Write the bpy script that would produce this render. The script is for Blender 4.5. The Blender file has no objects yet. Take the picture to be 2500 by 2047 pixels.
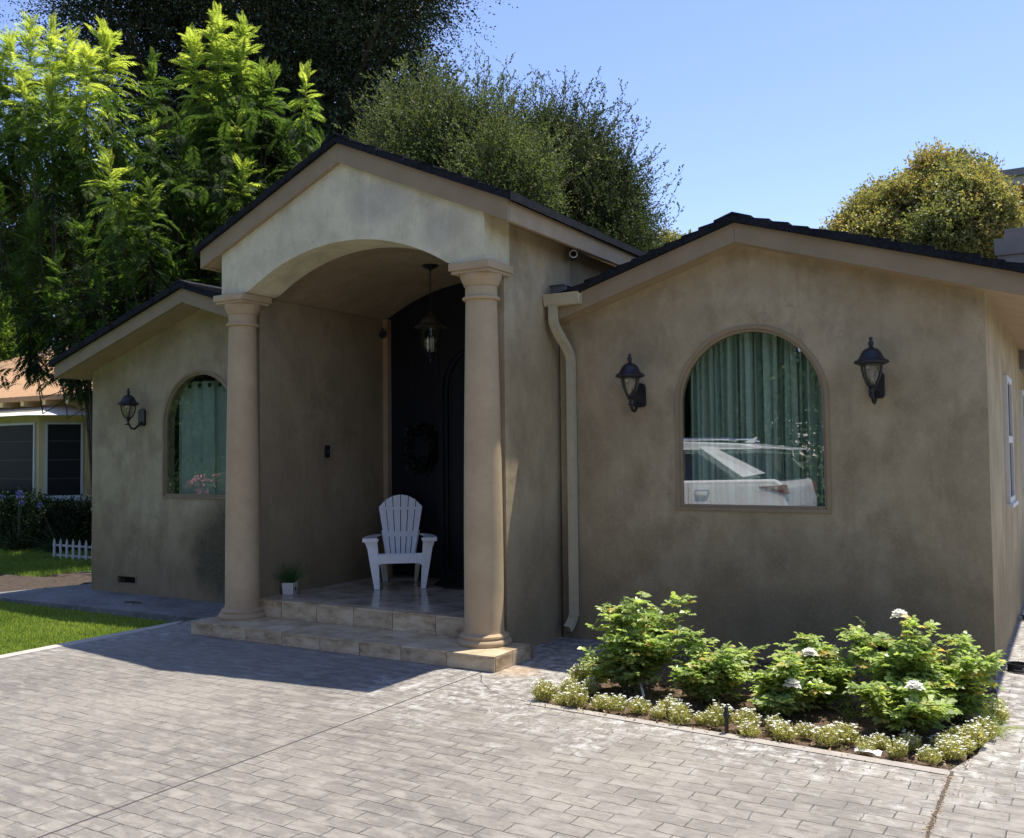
import bpy, bmesh, math, random
import numpy as np
from mathutils import Vector, Matrix
from mathutils.geometry import tessellate_polygon
R = math.radians
random.seed(7); rng = np.random.default_rng(11)
scene = bpy.context.scene
C = scene.collection
pi = math.pi

# ------------------------------------------------------------------ world, sun, camera
SUN = Vector((.53, 1.07, 3.63)).normalized()
w = bpy.data.worlds.new("World"); scene.world = w; w.use_nodes = True
nt = w.node_tree; bg = nt.nodes['Background']
sky = nt.nodes.new('ShaderNodeTexSky'); sky.sky_type = 'NISHITA'; sky.sun_disc = False
sky.sun_elevation = math.asin(SUN.z); sky.sun_rotation = math.atan2(SUN.x, SUN.y)
sky.air_density = 1.0; sky.dust_density = .25; sky.ozone_density = 2.0; sky.altitude = 100
tint = nt.nodes.new('ShaderNodeMix'); tint.data_type = 'RGBA'; tint.blend_type = 'MULTIPLY'; tint.inputs[0].default_value = 1
tint.inputs[7].default_value = (1.02, .955, 1.10, 1)
nt.links.new(sky.outputs[0], tint.inputs[6]); nt.links.new(tint.outputs[2], bg.inputs[0])
bg.inputs[1].default_value = .135
sd = bpy.data.lights.new('sun', 'SUN'); sd.energy = 5.0; sd.angle = R(.5); sd.color = (1, .94, .84)
so = bpy.data.objects.new('sun', sd); C.objects.link(so); so.rotation_euler = (-SUN).to_track_quat('-Z', 'Y').to_euler()
so.location = (3, 8, 20)
cd = bpy.data.cameras.new('camera'); cam = bpy.data.objects.new('camera', cd); C.objects.link(cam); scene.camera = cam
cd.lens = 36*2317.85/2500; cd.sensor_width = 36; cd.clip_end = 2000; cd.clip_start = .05
yaw, pit, rol = R(30.76046), R(2.19131), R(-.59657)
fw = Vector((-math.sin(yaw)*math.cos(pit), math.cos(yaw)*math.cos(pit), math.sin(pit)))
rt = Vector((math.cos(yaw), math.sin(yaw), 0)); up = rt.cross(fw)
r2 = math.cos(rol)*rt+math.sin(rol)*up; u2 = -math.sin(rol)*rt+math.cos(rol)*up
cam.matrix_world = Matrix(((r2.x, u2.x, -fw.x, 0), (r2.y, u2.y, -fw.y, 0), (r2.z, u2.z, -fw.z, 1.6), (0, 0, 0, 1)))
scene.view_settings.view_transform = 'Standard'; scene.view_settings.look = 'None'
scene.view_settings.exposure = 0.7; scene.view_settings.gamma = 1
scene.cycles.max_bounces = 8; scene.cycles.transparent_max_bounces = 24

# ------------------------------------------------------------------ helpers
def tag(o, label=None, cat=None, group=None, kind=None):
    if label: o['label'] = label
    if cat: o['category'] = cat
    if group: o['group'] = group
    if kind: o['kind'] = kind
    return o
def empty(name, loc=(0,0,0), rz=0, label=None, cat=None, group=None):
    o = bpy.data.objects.new(name, None); C.objects.link(o); o.location = loc; o.rotation_euler = (0,0,rz)
    o.empty_display_size = .1
    return tag(o, label, cat, group)
def copy_tree(o, parent=None):
    c = o.copy(); C.objects.link(c); c.parent = parent
    for ch in list(o.children): copy_tree(ch, c)
    return c

class MB:
    """collects faces; world or local coordinates"""
    def __init__(s): s.v = []; s.f = []; s.m = Matrix.Identity(4)
    def add(s, vs, fs):
        b = len(s.v); s.v += [tuple(s.m @ Vector(p)) for p in vs]; s.f += [tuple(i+b for i in f) for f in fs]; return s
    def box(s, a, b, bev=0):
        x0,y0,z0 = a; x1,y1,z1 = b
        if bev <= 0:
            return s.add([(x0,y0,z0),(x1,y0,z0),(x1,y1,z0),(x0,y1,z0),(x0,y0,z1),(x1,y0,z1),(x1,y1,z1),(x0,y1,z1)],
                [(0,3,2,1),(4,5,6,7),(0,1,5,4),(1,2,6,5),(2,3,7,6),(3,0,4,7)])
        bm = bmesh.new(); bmesh.ops.create_cube(bm, size=1)
        for v in bm.verts: v.co = Vector(((x0+x1)/2+v.co.x*(x1-x0), (y0+y1)/2+v.co.y*(y1-y0), (z0+z1)/2+v.co.z*(z1-z0)))
        bmesh.ops.bevel(bm, geom=list(bm.edges), offset=bev, segments=2, affect='EDGES', profile=.7)
        bm.verts.index_update()
        s.add([v.co.copy() for v in bm.verts], [[v.index for v in f.verts] for f in bm.faces]); bm.free(); return s
    def prism(s, pts, ax, a, b):
        """closed polygon pts (2D) extruded along axis ax from a to b"""
        n = len(pts)
        def P(p, t): return (t,p[0],p[1]) if ax == 0 else ((p[0],t,p[1]) if ax == 1 else (p[0],p[1],t))
        vs = [P(p,a) for p in pts]+[P(p,b) for p in pts]
        tri = tessellate_polygon([[Vector((p[0],p[1],0)) for p in pts]])
        fs = [tuple(t) for t in tri]+[tuple(i+n for i in reversed(t)) for t in tri]
        fs += [(i,(i+1)%n,(i+1)%n+n,i+n) for i in range(n)]
        return s.add(vs, fs)
    def lathe(s, prof, c=(0,0,0), n=24):
        vs = []; fs = []
        for r,z in prof:
            for k in range(n):
                a = 2*pi*k/n; vs.append((c[0]+r*math.cos(a), c[1]+r*math.sin(a), c[2]+z))
        for i in range(len(prof)-1):
            for k in range(n):
                k2 = (k+1)%n; fs.append((i*n+k, i*n+k2, (i+1)*n+k2, (i+1)*n+k))
        fs.append(tuple(reversed(range(n)))); fs.append(tuple((len(prof)-1)*n+k for k in range(n)))
        return s.add(vs, fs)
    def tube(s, pts, r, n=8, sx=1):
        pts = [Vector(p) for p in pts]; rs = r if isinstance(r, (list,tuple)) else [r]*len(pts)
        vs = []; fs = []; prev = None
        for i,p in enumerate(pts):
            t = (pts[min(i+1,len(pts)-1)]-pts[max(i-1,0)]).normalized()
            if prev is None: a = t.orthogonal().normalized()
            else:
                a = prev-t*prev.dot(t); a = a.normalized() if a.length > 1e-6 else t.orthogonal().normalized()
            prev = a; b = t.cross(a)
            for k in range(n):
                q = 2*pi*k/n; vs.append(p+(a*math.cos(q)*sx+b*math.sin(q))*rs[i])
        for i in range(len(pts)-1):
            for k in range(n): fs.append((i*n+k, i*n+(k+1)%n, (i+1)*n+(k+1)%n, (i+1)*n+k))
        fs.append(tuple(reversed(range(n)))); fs.append(tuple((len(pts)-1)*n+k for k in range(n)))
        return s.add(vs, fs)
    def build(s, name, mat, parent=None, smooth=False, loc=None, recalc=True):
        me = bpy.data.meshes.new(name); me.from_pydata(s.v, [], s.f); me.validate()
        if recalc:
            bm = bmesh.new(); bm.from_mesh(me); bmesh.ops.recalc_face_normals(bm, faces=bm.faces); bm.to_mesh(me); bm.free()
        if smooth:
            me.polygons.foreach_set('use_smooth', [True]*len(me.polygons))
            try: me.set_sharp_from_angle(angle=R(40))
            except Exception: pass
        me.materials.append(mat)
        o = bpy.data.objects.new(name, me); C.objects.link(o)
        if parent: o.parent = parent
        if loc: o.location = loc
        return o

def wall_xz(mb, outer, holes, y0, y1):
    """wall in the XZ plane with openings, thickness y0 (front) to y1"""
    loops = [outer]+holes
    allp = [p for l in loops for p in l]
    tri = tessellate_polygon([[Vector((p[0],p[1],0)) for p in l] for l in loops])
    n = len(allp)
    vs = [(p[0],y0,p[1]) for p in allp]+[(p[0],y1,p[1]) for p in allp]
    fs = [tuple(t) for t in tri]+[tuple(i+n for i in t) for t in tri]
    b = 0
    for l in loops:
        m = len(l)
        for i in range(m): fs.append((b+i, b+(i+1)%m, b+(i+1)%m+n, b+i+n))
        b += m
    mb.add(vs, fs)

def arch_loop(x0, x1, zb, zt, inset=0, n=28, rise=None):
    """bottom-left, bottom-right, then arch from right to left"""
    x0 += inset; x1 -= inset; zb += inset; zt -= inset
    r = (x1-x0)/2; cx = (x0+x1)/2; h = r if rise is None else rise
    R_ = (r*r+h*h)/(2*h); cz = zt-R_; a0 = math.asin(min(1, r/R_))
    pts = [(x0,zb),(x1,zb)]
    for i in range(n+1):
        a = a0-2*a0*i/n; pts.append((cx+R_*math.sin(a), cz+R_*math.cos(a)))
    return pts

def ring_xz(mb, lo, li, y0, y1):
    n = len(lo)
    vs = [(p[0],y0,p[1]) for p in lo]+[(p[0],y0,p[1]) for p in li]+[(p[0],y1,p[1]) for p in lo]+[(p[0],y1,p[1]) for p in li]
    fs = []
    for i in range(n):
        j = (i+1)%n
        fs += [(i,j,n+j,n+i),(2*n+i,3*n+i,3*n+j,2*n+j),(i,2*n+i,2*n+j,j),(n+i,n+j,3*n+j,3*n+i)]
    mb.add(vs, fs)

# ------------------------------------------------------------------ materials
def new_mat(name):
    m = bpy.data.materials.new(name); m.use_nodes = True
    return m, m.node_tree, m.node_tree.nodes['Principled BSDF']
def N(t, typ, **kw):
    n = t.nodes.new(typ)
    for k,v in kw.items(): setattr(n, k, v)
    return n
def L(t, a, b): t.links.new(a, b)
def coords(t, scale=None):
    tc = N(t,'ShaderNodeTexCoord'); geo = N(t,'ShaderNodeNewGeometry')
    return geo.outputs['Position']
def noise(t, vec, scale, detail=4, rough=.55, dim='3D'):
    n = N(t,'ShaderNodeTexNoise'); n.inputs['Scale'].default_value = scale; n.inputs['Detail'].default_value = detail
    n.inputs['Roughness'].default_value = rough; L(t, vec, n.inputs['Vector']); return n.outputs['Fac']
def ramp(t, fac, stops):
    r = N(t,'ShaderNodeValToRGB'); e = r.color_ramp.elements
    while len(e) < len(stops): e.new(.5)
    for i,(p,c) in enumerate(stops):
        e[i].position = p; e[i].color = (*c,1) if not isinstance(c,(int,float)) else (c,c,c,1)
    L(t, fac, r.inputs[0]); return r.outputs[0]
def mix(t, fac, a, b, mode='MIX'):
    m = N(t,'ShaderNodeMix', data_type='RGBA', blend_type=mode)
    for s,v in ((0,fac),(6,a),(7,b)):
        if hasattr(v,'is_output') or isinstance(v, bpy.types.NodeSocket): L(t, v, m.inputs[s])
        elif s == 0: m.inputs[0].default_value = v
        else: m.inputs[s].default_value = (*v,1)
    return m.outputs[2]
def math_(t, op, a, b=0, c=None):
    m = N(t,'ShaderNodeMath', operation=op)
    for i,v in enumerate((a,b,c)):
        if v is None: continue
        if isinstance(v, bpy.types.NodeSocket): L(t, v, m.inputs[i])
        else: m.inputs[i].default_value = v
    return m.outputs[0]
def bump(t, h, strength, dist, bsdf, prev=None):
    b = N(t,'ShaderNodeBump'); b.inputs['Strength'].default_value = strength; b.inputs['Distance'].default_value = dist
    L(t, h, b.inputs['Height'])
    if prev: L(t, prev, b.inputs['Normal'])
    L(t, b.outputs[0], bsdf.inputs['Normal']); return b.outputs[0]
def sep(t, v):
    s = N(t,'ShaderNodeSeparateXYZ'); L(t, v, s.inputs[0]); return s.outputs

def simple(name, col, rough=.6, metal=0, nscale=0, var=.15, bmp=0, bscale=80, spec=.5):
    m,t,b = new_mat(name); b.inputs['Roughness'].default_value = rough; b.inputs['Metallic'].default_value = metal
    b.inputs['Specular IOR Level'].default_value = spec
    p = coords(t)
    if nscale:
        f = noise(t, p, nscale, 5)
        L(t, ramp(t, f, [(.3,[c*(1-var) for c in col]),(.7,[min(1,c*(1+var)) for c in col])]), b.inputs['Base Color'])
    else: b.inputs['Base Color'].default_value = (*col,1)
    if bmp: bump(t, noise(t, p, bscale, 3), bmp, .003, b)
    return m

def stucco(name, c1, c2, c3, stain=None, warm=True):
    m,t,b = new_mat(name); b.inputs['Roughness'].default_value = .88; b.inputs['Specular IOR Level'].default_value = .25
    p = coords(t)
    mp = N(t,'ShaderNodeMapping'); L(t, p, mp.inputs[0]); mp.inputs['Scale'].default_value = (1,1,.75)
    a = noise(t, mp.outputs[0], 1.0, 6, .62); c = noise(t, mp.outputs[0], 3.2, 5, .62); d = noise(t, p, 13, 5, .65)
    col = mix(t, ramp(t, a, [(.36,0),(.64,1)]), c1, c2)
    col = mix(t, math_(t,'MULTIPLY', ramp(t, c, [(.45,0),(.66,1)]), .75), col, c3)
    col = mix(t, math_(t,'MULTIPLY', ramp(t, d, [(.35,1),(.65,0)]), .12), col, (c1[0]*.6,c1[1]*.6,c1[2]*.6))
    # pale streaky trowel marks
    mp2 = N(t,'ShaderNodeMapping'); L(t, p, mp2.inputs[0]); mp2.inputs['Scale'].default_value = (7,7,2.2); mp2.inputs['Rotation'].default_value = (.3,.2,.5)
    e = noise(t, mp2.outputs[0], 1, 5, .7)
    col = mix(t, math_(t,'MULTIPLY', ramp(t, e, [(.56,0),(.72,1)]), .22), col, [min(1,x*1.35) for x in c2])
    mp3 = N(t,'ShaderNodeMapping'); L(t, p, mp3.inputs[0]); mp3.inputs['Scale'].default_value = (8,8,.55)
    dr = noise(t, mp3.outputs[0], 1, 5, .65); col = mix(t, math_(t,'MULTIPLY', ramp(t, dr, [(.54,0),(.70,1)]), .26), col, [x*.62 for x in c1])
    vo = N(t,'ShaderNodeTexVoronoi', feature='DISTANCE_TO_EDGE'); vo.inputs['Scale'].default_value = .75; wv = N(t,'ShaderNodeVectorMath', operation='ADD'); L(t,p,wv.inputs[0]); nz_ = N(t,'ShaderNodeTexNoise'); nz_.inputs['Scale'].default_value = 3.5; nz_.inputs['Detail'].default_value = 6; L(t,p,nz_.inputs['Vector']); L(t,nz_.outputs['Color'],wv.inputs[1]); L(t,wv.outputs[0],vo.inputs['Vector'])
    ck = math_(t,'MULTIPLY', ramp(t, vo.outputs['Distance'], [(.0,1),(.006,0)]), ramp(t, a, [(.50,0),(.58,1)])); col = mix(t, math_(t,'MULTIPLY', ck, .45), col, [x*.5 for x in c1])
    # darker towards the ground: light falloff down the wall painted into the colour
    z = sep(t,p)[2]
    wob = math_(t,'ADD', z, math_(t,'MULTIPLY', c, -.5))
    col = mix(t, math_(t,'MULTIPLY', ramp(t, wob, [(0,1),(.85,0)]), .6), col, (c1[0]*.5,c1[1]*.47,c1[2]*.42))
    if stain:
        for (sx,sz,rx,rz,amt,sc) in stain:
            xs = sep(t,p)
            dx = math_(t,'DIVIDE', math_(t,'SUBTRACT', xs[0], sx), rx); dz = math_(t,'DIVIDE', math_(t,'SUBTRACT', xs[2], sz), rz)
            dd = math_(t,'ADD', math_(t,'MULTIPLY',dx,dx), math_(t,'MULTIPLY',dz,dz))
            dd = math_(t,'ADD', dd, math_(t,'MULTIPLY', math_(t,'SUBTRACT',c,.5), 1.6))
            col = mix(t, math_(t,'MULTIPLY', ramp(t, dd, [(.25,1),(1.25,0)]), amt), col, sc)
    sp = noise(t, p, 120, 4, .75); col = mix(t, math_(t,'MULTIPLY', ramp(t, sp, [(.30,1),(.50,0)]), .35), col, [x*.55 for x in c1])
    sp2 = noise(t, p, 45, 6, .8); col = mix(t, math_(t,'MULTIPLY', ramp(t, sp2, [(.52,0),(.68,1)]), .22), col, [min(1,x*1.3) for x in c2])
    L(t, col, b.inputs['Base Color'])
    g = noise(t, p, 170, 3, .6); h = noise(t, p, 9, 4, .6)
    n1 = bump(t, g, .6, .003, b); bump(t, h, .45, .014, b, n1)
    return m
STAIN = (.075,.066,.038)
M = {}
M['wall'] = stucco('wall_stucco', (.342,.265,.152), (.482,.390,.246), (.254,.196,.115),
    stain=[(-8.0,.55,.8,.72,.9,STAIN),(-3.3,2.0,.25,.5,.25,(.16,.13,.09)),(-1.6,.3,1.3,.3,.35,(.13,.11,.075)),(-3.95,.5,.3,.8,.25,(.13,.11,.08))])
M['gable'] = stucco('pale_stucco', (.61,.55,.365), (.72,.655,.455), (.45,.402,.27), stain=[(-5.0,3.75,.4,.22,.45,(.33,.30,.25)),(-4.35,3.45,.25,.2,.4,(.32,.29,.24))])
M['porch'] = stucco('shaded_porch_stucco', (.275,.212,.127), (.345,.271,.167), (.225,.172,.103))  # same paint as the walls, darkened for the shade inside the porch
def column_paint():
    m,t,b = new_mat('column_paint'); b.inputs['Roughness'].default_value = .72; b.inputs['Specular IOR Level'].default_value = .3; p = coords(t)
    a = noise(t,p,2.2,6,.65); c = noise(t,p,14,6,.7); d = noise(t,p,190,3,.7)
    col = ramp(t, a, [(.35,(.405,.300,.175)),(.65,(.495,.372,.222))]); col = mix(t, math_(t,'MULTIPLY', ramp(t,c,[(.54,0),(.72,1)]), .35), col, (.33,.235,.14))
    col = mix(t, math_(t,'MULTIPLY', ramp(t,d,[(.3,1),(.48,0)]), .3), col, (.27,.19,.11))
    z = math_(t,'ADD', sep(t,p)[2], math_(t,'MULTIPLY', math_(t,'SUBTRACT', c, .5), .5)); col = mix(t, math_(t,'MULTIPLY', ramp(t, z, [(.14,1),(.42,0)]), .4), col, (.25,.18,.11))
    L(t,col,b.inputs['Base Color']); n1 = bump(t,d,.45,.002,b); bump(t,c,.3,.006,b,n1); return m
M['column'] = column_paint()
M['trim'] = simple('trim_paint', (.285,.213,.127), .72, nscale=6, var=.09, bmp=.3, bscale=60, spec=.3)
M['soffit'] = simple('soffit_paint', (.36,.27,.17), .8, nscale=5, var=.1, bmp=.2, bscale=50, spec=.2)
M['black'] = simple('black_metal', (.012,.012,.015), .45, nscale=30, var=.4, bmp=.2, bscale=150)
M['gutter'] = simple('gutter_paint', (.46,.40,.27), .45, nscale=12, var=.08, bmp=.1)
M['white_trim'] = simple('white_trim', (.62,.60,.55), .5, nscale=20, var=.06)
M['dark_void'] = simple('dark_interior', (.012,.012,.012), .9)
M['navy'] = simple('navy_door_paint', (.003,.005,.012), .42, nscale=9, var=.35, bmp=.15, bscale=30)
M['chair'] = simple('chair_plastic', (.84,.85,.83), .42, nscale=18, var=.05, bmp=.08, bscale=300)
M['dark_glass'] = simple('far_window_glass', (.008,.009,.009), .5, spec=.2)
M['chimney'] = simple('chimney_stucco', (.20,.18,.155), .9, nscale=8, var=.12, bmp=.4, bscale=40)
M['farbldg'] = simple('far_building_wall', (.36,.34,.31), .9, nscale=2, var=.06)
M['rubber'] = simple('black_rubber', (.012,.012,.012), .5)
M['pot'] = simple('pot_ceramic', (.52,.49,.44), .5, nscale=30, var=.08)
M['potmark'] = simple('pot_mark', (.03,.03,.03), .7)
M['paper'] = simple('paper', (.75,.75,.72), .8, nscale=30, var=.05)
M['bark'] = simple('bark', (.085,.062,.042), .9, nscale=14, var=.35, bmp=.6, bscale=30)
M['stem_green'] = simple('green_stem', (.07,.085,.03), .7, nscale=20, var=.2)

def shingles():
    m,t,b = new_mat('roof_shingles'); b.inputs['Roughness'].default_value = .85; b.inputs['Specular IOR Level'].default_value = .15; p = coords(t)
    v = N(t,'ShaderNodeTexVoronoi'); v.inputs['Scale'].default_value = 9; L(t,p,v.inputs['Vector'])
    n = noise(t,p,60,4)
    col = mix(t, v.outputs['Color'], (.006,.007,.009), (.016,.017,.021))
    col = mix(t, ramp(t,n,[(.45,0),(.75,1)]), col, (.028,.028,.031)); L(t,col,b.inputs['Base Color'])
    bump(t, noise(t,p,220,3), .7, .004, b); return m
M['shingle'] = shingles()

def driveway():
    m,t,b = new_mat('stamped_concrete'); p = coords(t)
    s = sep(t,p)
    # gentle wobble of the stamped joints
    wn = N(t,'ShaderNodeTexNoise'); wn.inputs['Scale'].default_value = 2.3; wn.inputs['Detail'].default_value = 3; L(t,p,wn.inputs['Vector'])
    off = N(t,'ShaderNodeVectorMath', operation='SUBTRACT'); L(t,wn.outputs['Color'],off.inputs[0]); off.inputs[1].default_value = (.5,.5,.5)
    sc = N(t,'ShaderNodeVectorMath', operation='SCALE'); L(t,off.outputs[0],sc.inputs[0]); sc.inputs['Scale'].default_value = .05
    wn2 = N(t,'ShaderNodeTexNoise'); wn2.inputs['Scale'].default_value = 26; L(t,p,wn2.inputs['Vector'])
    off2 = N(t,'ShaderNodeVectorMath', operation='SUBTRACT'); L(t,wn2.outputs['Color'],off2.inputs[0]); off2.inputs[1].default_value = (.5,.5,.5)
    sc2 = N(t,'ShaderNodeVectorMath', operation='SCALE'); L(t,off2.outputs[0],sc2.inputs[0]); sc2.inputs['Scale'].default_value = .012
    ad = N(t,'ShaderNodeVectorMath', operation='ADD'); L(t,p,ad.inputs[0]); L(t,sc.outputs[0],ad.inputs[1])
    ad2 = N(t,'ShaderNodeVectorMath', operation='ADD'); L(t,ad.outputs[0],ad2.inputs[0]); L(t,sc2.outputs[0],ad2.inputs[1])
    br = N(t,'ShaderNodeTexBrick'); L(t, ad2.outputs[0], br.inputs['Vector'])
    br.inputs['Scale'].default_value = 1; br.inputs['Brick Width'].default_value = .215; br.inputs['Row Height'].default_value = .106
    br.inputs['Mortar Size'].default_value = .0034; br.inputs['Mortar Smooth'].default_value = .5; br.inputs['Bias'].default_value = 0
    br.offset = .43; br.offset_frequency = 2; br.squash = 1
    br.inputs['Color1'].default_value = (0,0,0,1); br.inputs['Color2'].default_value = (1,1,1,1)
    mpd = N(t,'ShaderNodeMapping'); L(t,p,mpd.inputs[0]); mpd.inputs['Scale'].default_value = (.6,1.25,1)
    a = noise(t,p,.8,6,.62); c = noise(t,mpd.outputs[0],9,6,.7); d = noise(t,mpd.outputs[0],34,5,.72)
    col = mix(t, ramp(t,a,[(.38,0),(.62,1)]), (.152,.136,.119), (.262,.238,.200))
    col = mix(t, math_(t,'MULTIPLY',br.outputs['Color'],.42), col, (.142,.127,.115))
    col = mix(t, math_(t,'MULTIPLY',ramp(t,c,[(.50,0),(.62,1)]),.5), col, (.305,.282,.23))
    col = mix(t, math_(t,'MULTIPLY',ramp(t,d,[(.35,1),(.55,0)]),.45), col, (.10,.087,.08))
    sp_ = N(t,'ShaderNodeTexNoise'); sp_.inputs['Scale'].default_value = 10; sp_.inputs['Detail'].default_value = 2; sp_.inputs['Roughness'].default_value = .4; L(t,mpd.outputs[0],sp_.inputs['Vector'])
    col = mix(t, math_(t,'MULTIPLY', ramp(t, sp_.outputs['Fac'], [(.53,0),(.64,1)]), .45), col, (.30,.278,.24))
    # efflorescence: pale chalky patches towards the steps, the bed and the lawn kerb
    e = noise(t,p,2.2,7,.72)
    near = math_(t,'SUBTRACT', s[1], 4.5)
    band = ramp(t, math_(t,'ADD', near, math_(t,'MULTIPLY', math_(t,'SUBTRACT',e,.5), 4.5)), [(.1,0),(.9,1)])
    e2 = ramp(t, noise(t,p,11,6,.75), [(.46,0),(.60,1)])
    side_ = ramp(t, math_(t,'ABSOLUTE', math_(t,'DIVIDE', math_(t,'ADD', math_(t,'ADD', s[0], 5.75), math_(t,'MULTIPLY', math_(t,'SUBTRACT',e,.5), 2.0)), 3.4)), [(.36,.10),(.52,1)])  # leaves patches out where the porch shadow falls, keeping that shade dark
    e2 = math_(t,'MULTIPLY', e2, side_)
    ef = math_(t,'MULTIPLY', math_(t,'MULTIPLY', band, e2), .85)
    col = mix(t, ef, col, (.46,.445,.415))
    joint = br.outputs['Fac']
    brk = ramp(t, noise(t,p,4.5,4,.6), [(.42,.18),(.56,1)])
    jf = math_(t,'MULTIPLY', joint, brk)
    col = mix(t, math_(t,'MULTIPLY',jf,.75), col, (.022,.019,.018))
    # sawn joints running towards the street and a hairline crack
    def line(x0, wdt, colr, colin, wob=.03, y0=-9, y1=5.97):
        u = math_(t,'ABSOLUTE', math_(t,'ADD', math_(t,'SUBTRACT', s[0], x0), math_(t,'MULTIPLY', math_(t,'SUBTRACT', noise(t,p,14,4,.6), .5), wob)))
        f = ramp(t, math_(t,'DIVIDE',u,wdt), [(.55,1),(1,0)])
        f = math_(t,'MULTIPLY', f, math_(t,'MULTIPLY', math_(t,'GREATER_THAN', s[1], y0), math_(t,'LESS_THAN', s[1], y1)))
        return mix(t, f, colin, colr)
    col = line(-3.835, .0095, (.045,.04,.04), col, .012)
    col = line(-.585, .012, (.07,.05,.035), col, .02, y1=5.25)
    # crack: arc from the step corner to the corner of the bed
    cx = math_(t,'SUBTRACT', s[0], -3.0); cy = math_(t,'SUBTRACT', s[1], 6.25)
    rr = math_(t,'SQRT', math_(t,'ADD', math_(t,'MULTIPLY',cx,cx), math_(t,'MULTIPLY',cy,cy)))
    u = math_(t,'ABSOLUTE', math_(t,'ADD', math_(t,'SUBTRACT', rr, .86), math_(t,'MULTIPLY', math_(t,'SUBTRACT', noise(t,p,6,4,.6), .5), .08)))
    f = math_(t,'MULTIPLY', ramp(t, math_(t,'DIVIDE',u,.006), [(.5,1),(1,0)]), math_(t,'MULTIPLY', math_(t,'LESS_THAN', s[0], -3.0), math_(t,'LESS_THAN', s[1], 5.9)))
    col = mix(t, f, col, (.06,.05,.045))
    # rusty drip stain by the step corner
    dx = math_(t,'SUBTRACT', s[0], -3.62); dy = math_(t,'SUBTRACT', s[1], 6.12)
    dd = math_(t,'ADD', math_(t,'SQRT', math_(t,'ADD', math_(t,'MULTIPLY',dx,dx), math_(t,'MULTIPLY',dy,dy))), math_(t,'MULTIPLY', c, .25))
    col = mix(t, math_(t,'MULTIPLY', ramp(t, dd, [(.18,1),(.36,0)]), .5), col, (.42,.27,.14))
    L(t,col,b.inputs['Base Color']); b.inputs['Roughness'].default_value = .62; b.inputs['Specular IOR Level'].default_value = .45
    hgt = math_(t,'ADD', math_(t,'MULTIPLY', jf, -1), math_(t,'ADD', math_(t,'MULTIPLY', c, .5), math_(t,'MULTIPLY', d, .35)))
    bump(t, hgt, .8, .012, b); return m
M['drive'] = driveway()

def path_mat():
    m,t,b = new_mat('path_concrete'); p = coords(t); a = noise(t,p,1.6,7,.7); c = noise(t,p,16,5,.7)
    col = mix(t, ramp(t,a,[(.4,0),(.62,1)]), (.11,.105,.10), (.20,.19,.18))
    col = mix(t, math_(t,'MULTIPLY',ramp(t,c,[(.52,0),(.66,1)]),.6), col, (.34,.325,.305)); L(t,col,b.inputs['Base Color'])
    b.inputs['Roughness'].default_value = .7; bump(t,c,.5,.006,b); return m
M['path'] = path_mat()
M['kerb'] = simple('kerb_concrete', (.42,.38,.33), .8, nscale=9, var=.14, bmp=.5, bscale=60)
M['bedborder'] = simple('border_concrete', (.30,.27,.235), .8, nscale=12, var=.16, bmp=.5, bscale=60)

def travertine(name='travertine'):
    m,t,b = new_mat(name); p = coords(t)
    at = N(t,'ShaderNodeAttribute'); at.attribute_name = 'tone'
    sh = N(t,'ShaderNodeVectorMath', operation='ADD'); L(t,p,sh.inputs[0]); 
    k = N(t,'ShaderNodeVectorMath', operation='SCALE'); L(t,at.outputs['Color'],k.inputs[0]); k.inputs['Scale'].default_value = 30; L(t,k.outputs[0],sh.inputs[1])
    mp = N(t,'ShaderNodeMapping'); L(t,sh.outputs[0],mp.inputs[0]); mp.inputs['Scale'].default_value = (1,1,2.2); mp.inputs['Rotation'].default_value = (.1,.5,.2)
    a = noise(t,mp.outputs[0],5,7,.68); c = noise(t,mp.outputs[0],22,5,.7)
    col = ramp(t,a,[(.34,(.26,.18,.10)),(.45,(.43,.335,.215)),(.56,(.54,.445,.30)),(.70,(.61,.53,.38))])
    col = mix(t, math_(t,'MULTIPLY',ramp(t,c,[(.30,1),(.42,0)]),.5), col, (.2,.14,.09))
    tone = mix(t, at.outputs['Fac'], (.82,.8,.78), (1.1,1.08,1.05)); col = mix(t, 1.0, col, tone, 'MULTIPLY')
    L(t,col,b.inputs['Base Color']); b.inputs['Roughness'].default_value = .38; bump(t,c,.25,.003,b); return m
M['trav'] = travertine()
M['grout'] = simple('grout', (.20,.15,.105), .9, nscale=20, var=.2)
def porch_floor():
    m,t,b = new_mat('porch_tile'); p = coords(t)
    br = N(t,'ShaderNodeTexBrick'); L(t,p,br.inputs['Vector']); br.inputs['Scale'].default_value = 1
    br.inputs['Brick Width'].default_value = .46; br.inputs['Row Height'].default_value = .46; br.inputs['Mortar Size'].default_value = .004; br.offset = 0
    a = noise(t,p,4,6,.65)
    col = ramp(t,a,[(.38,(.33,.26,.185)),(.6,(.50,.42,.32))]); col = mix(t, br.outputs['Fac'], col, (.14,.11,.08))
    L(t,col,b.inputs['Base Color']); b.inputs['Roughness'].default_value = .14; L(t, ramp(t,a,[(.35,.10),(.65,.24)]), b.inputs['Roughness']); return m
M['porchfloor'] = porch_floor()

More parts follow.
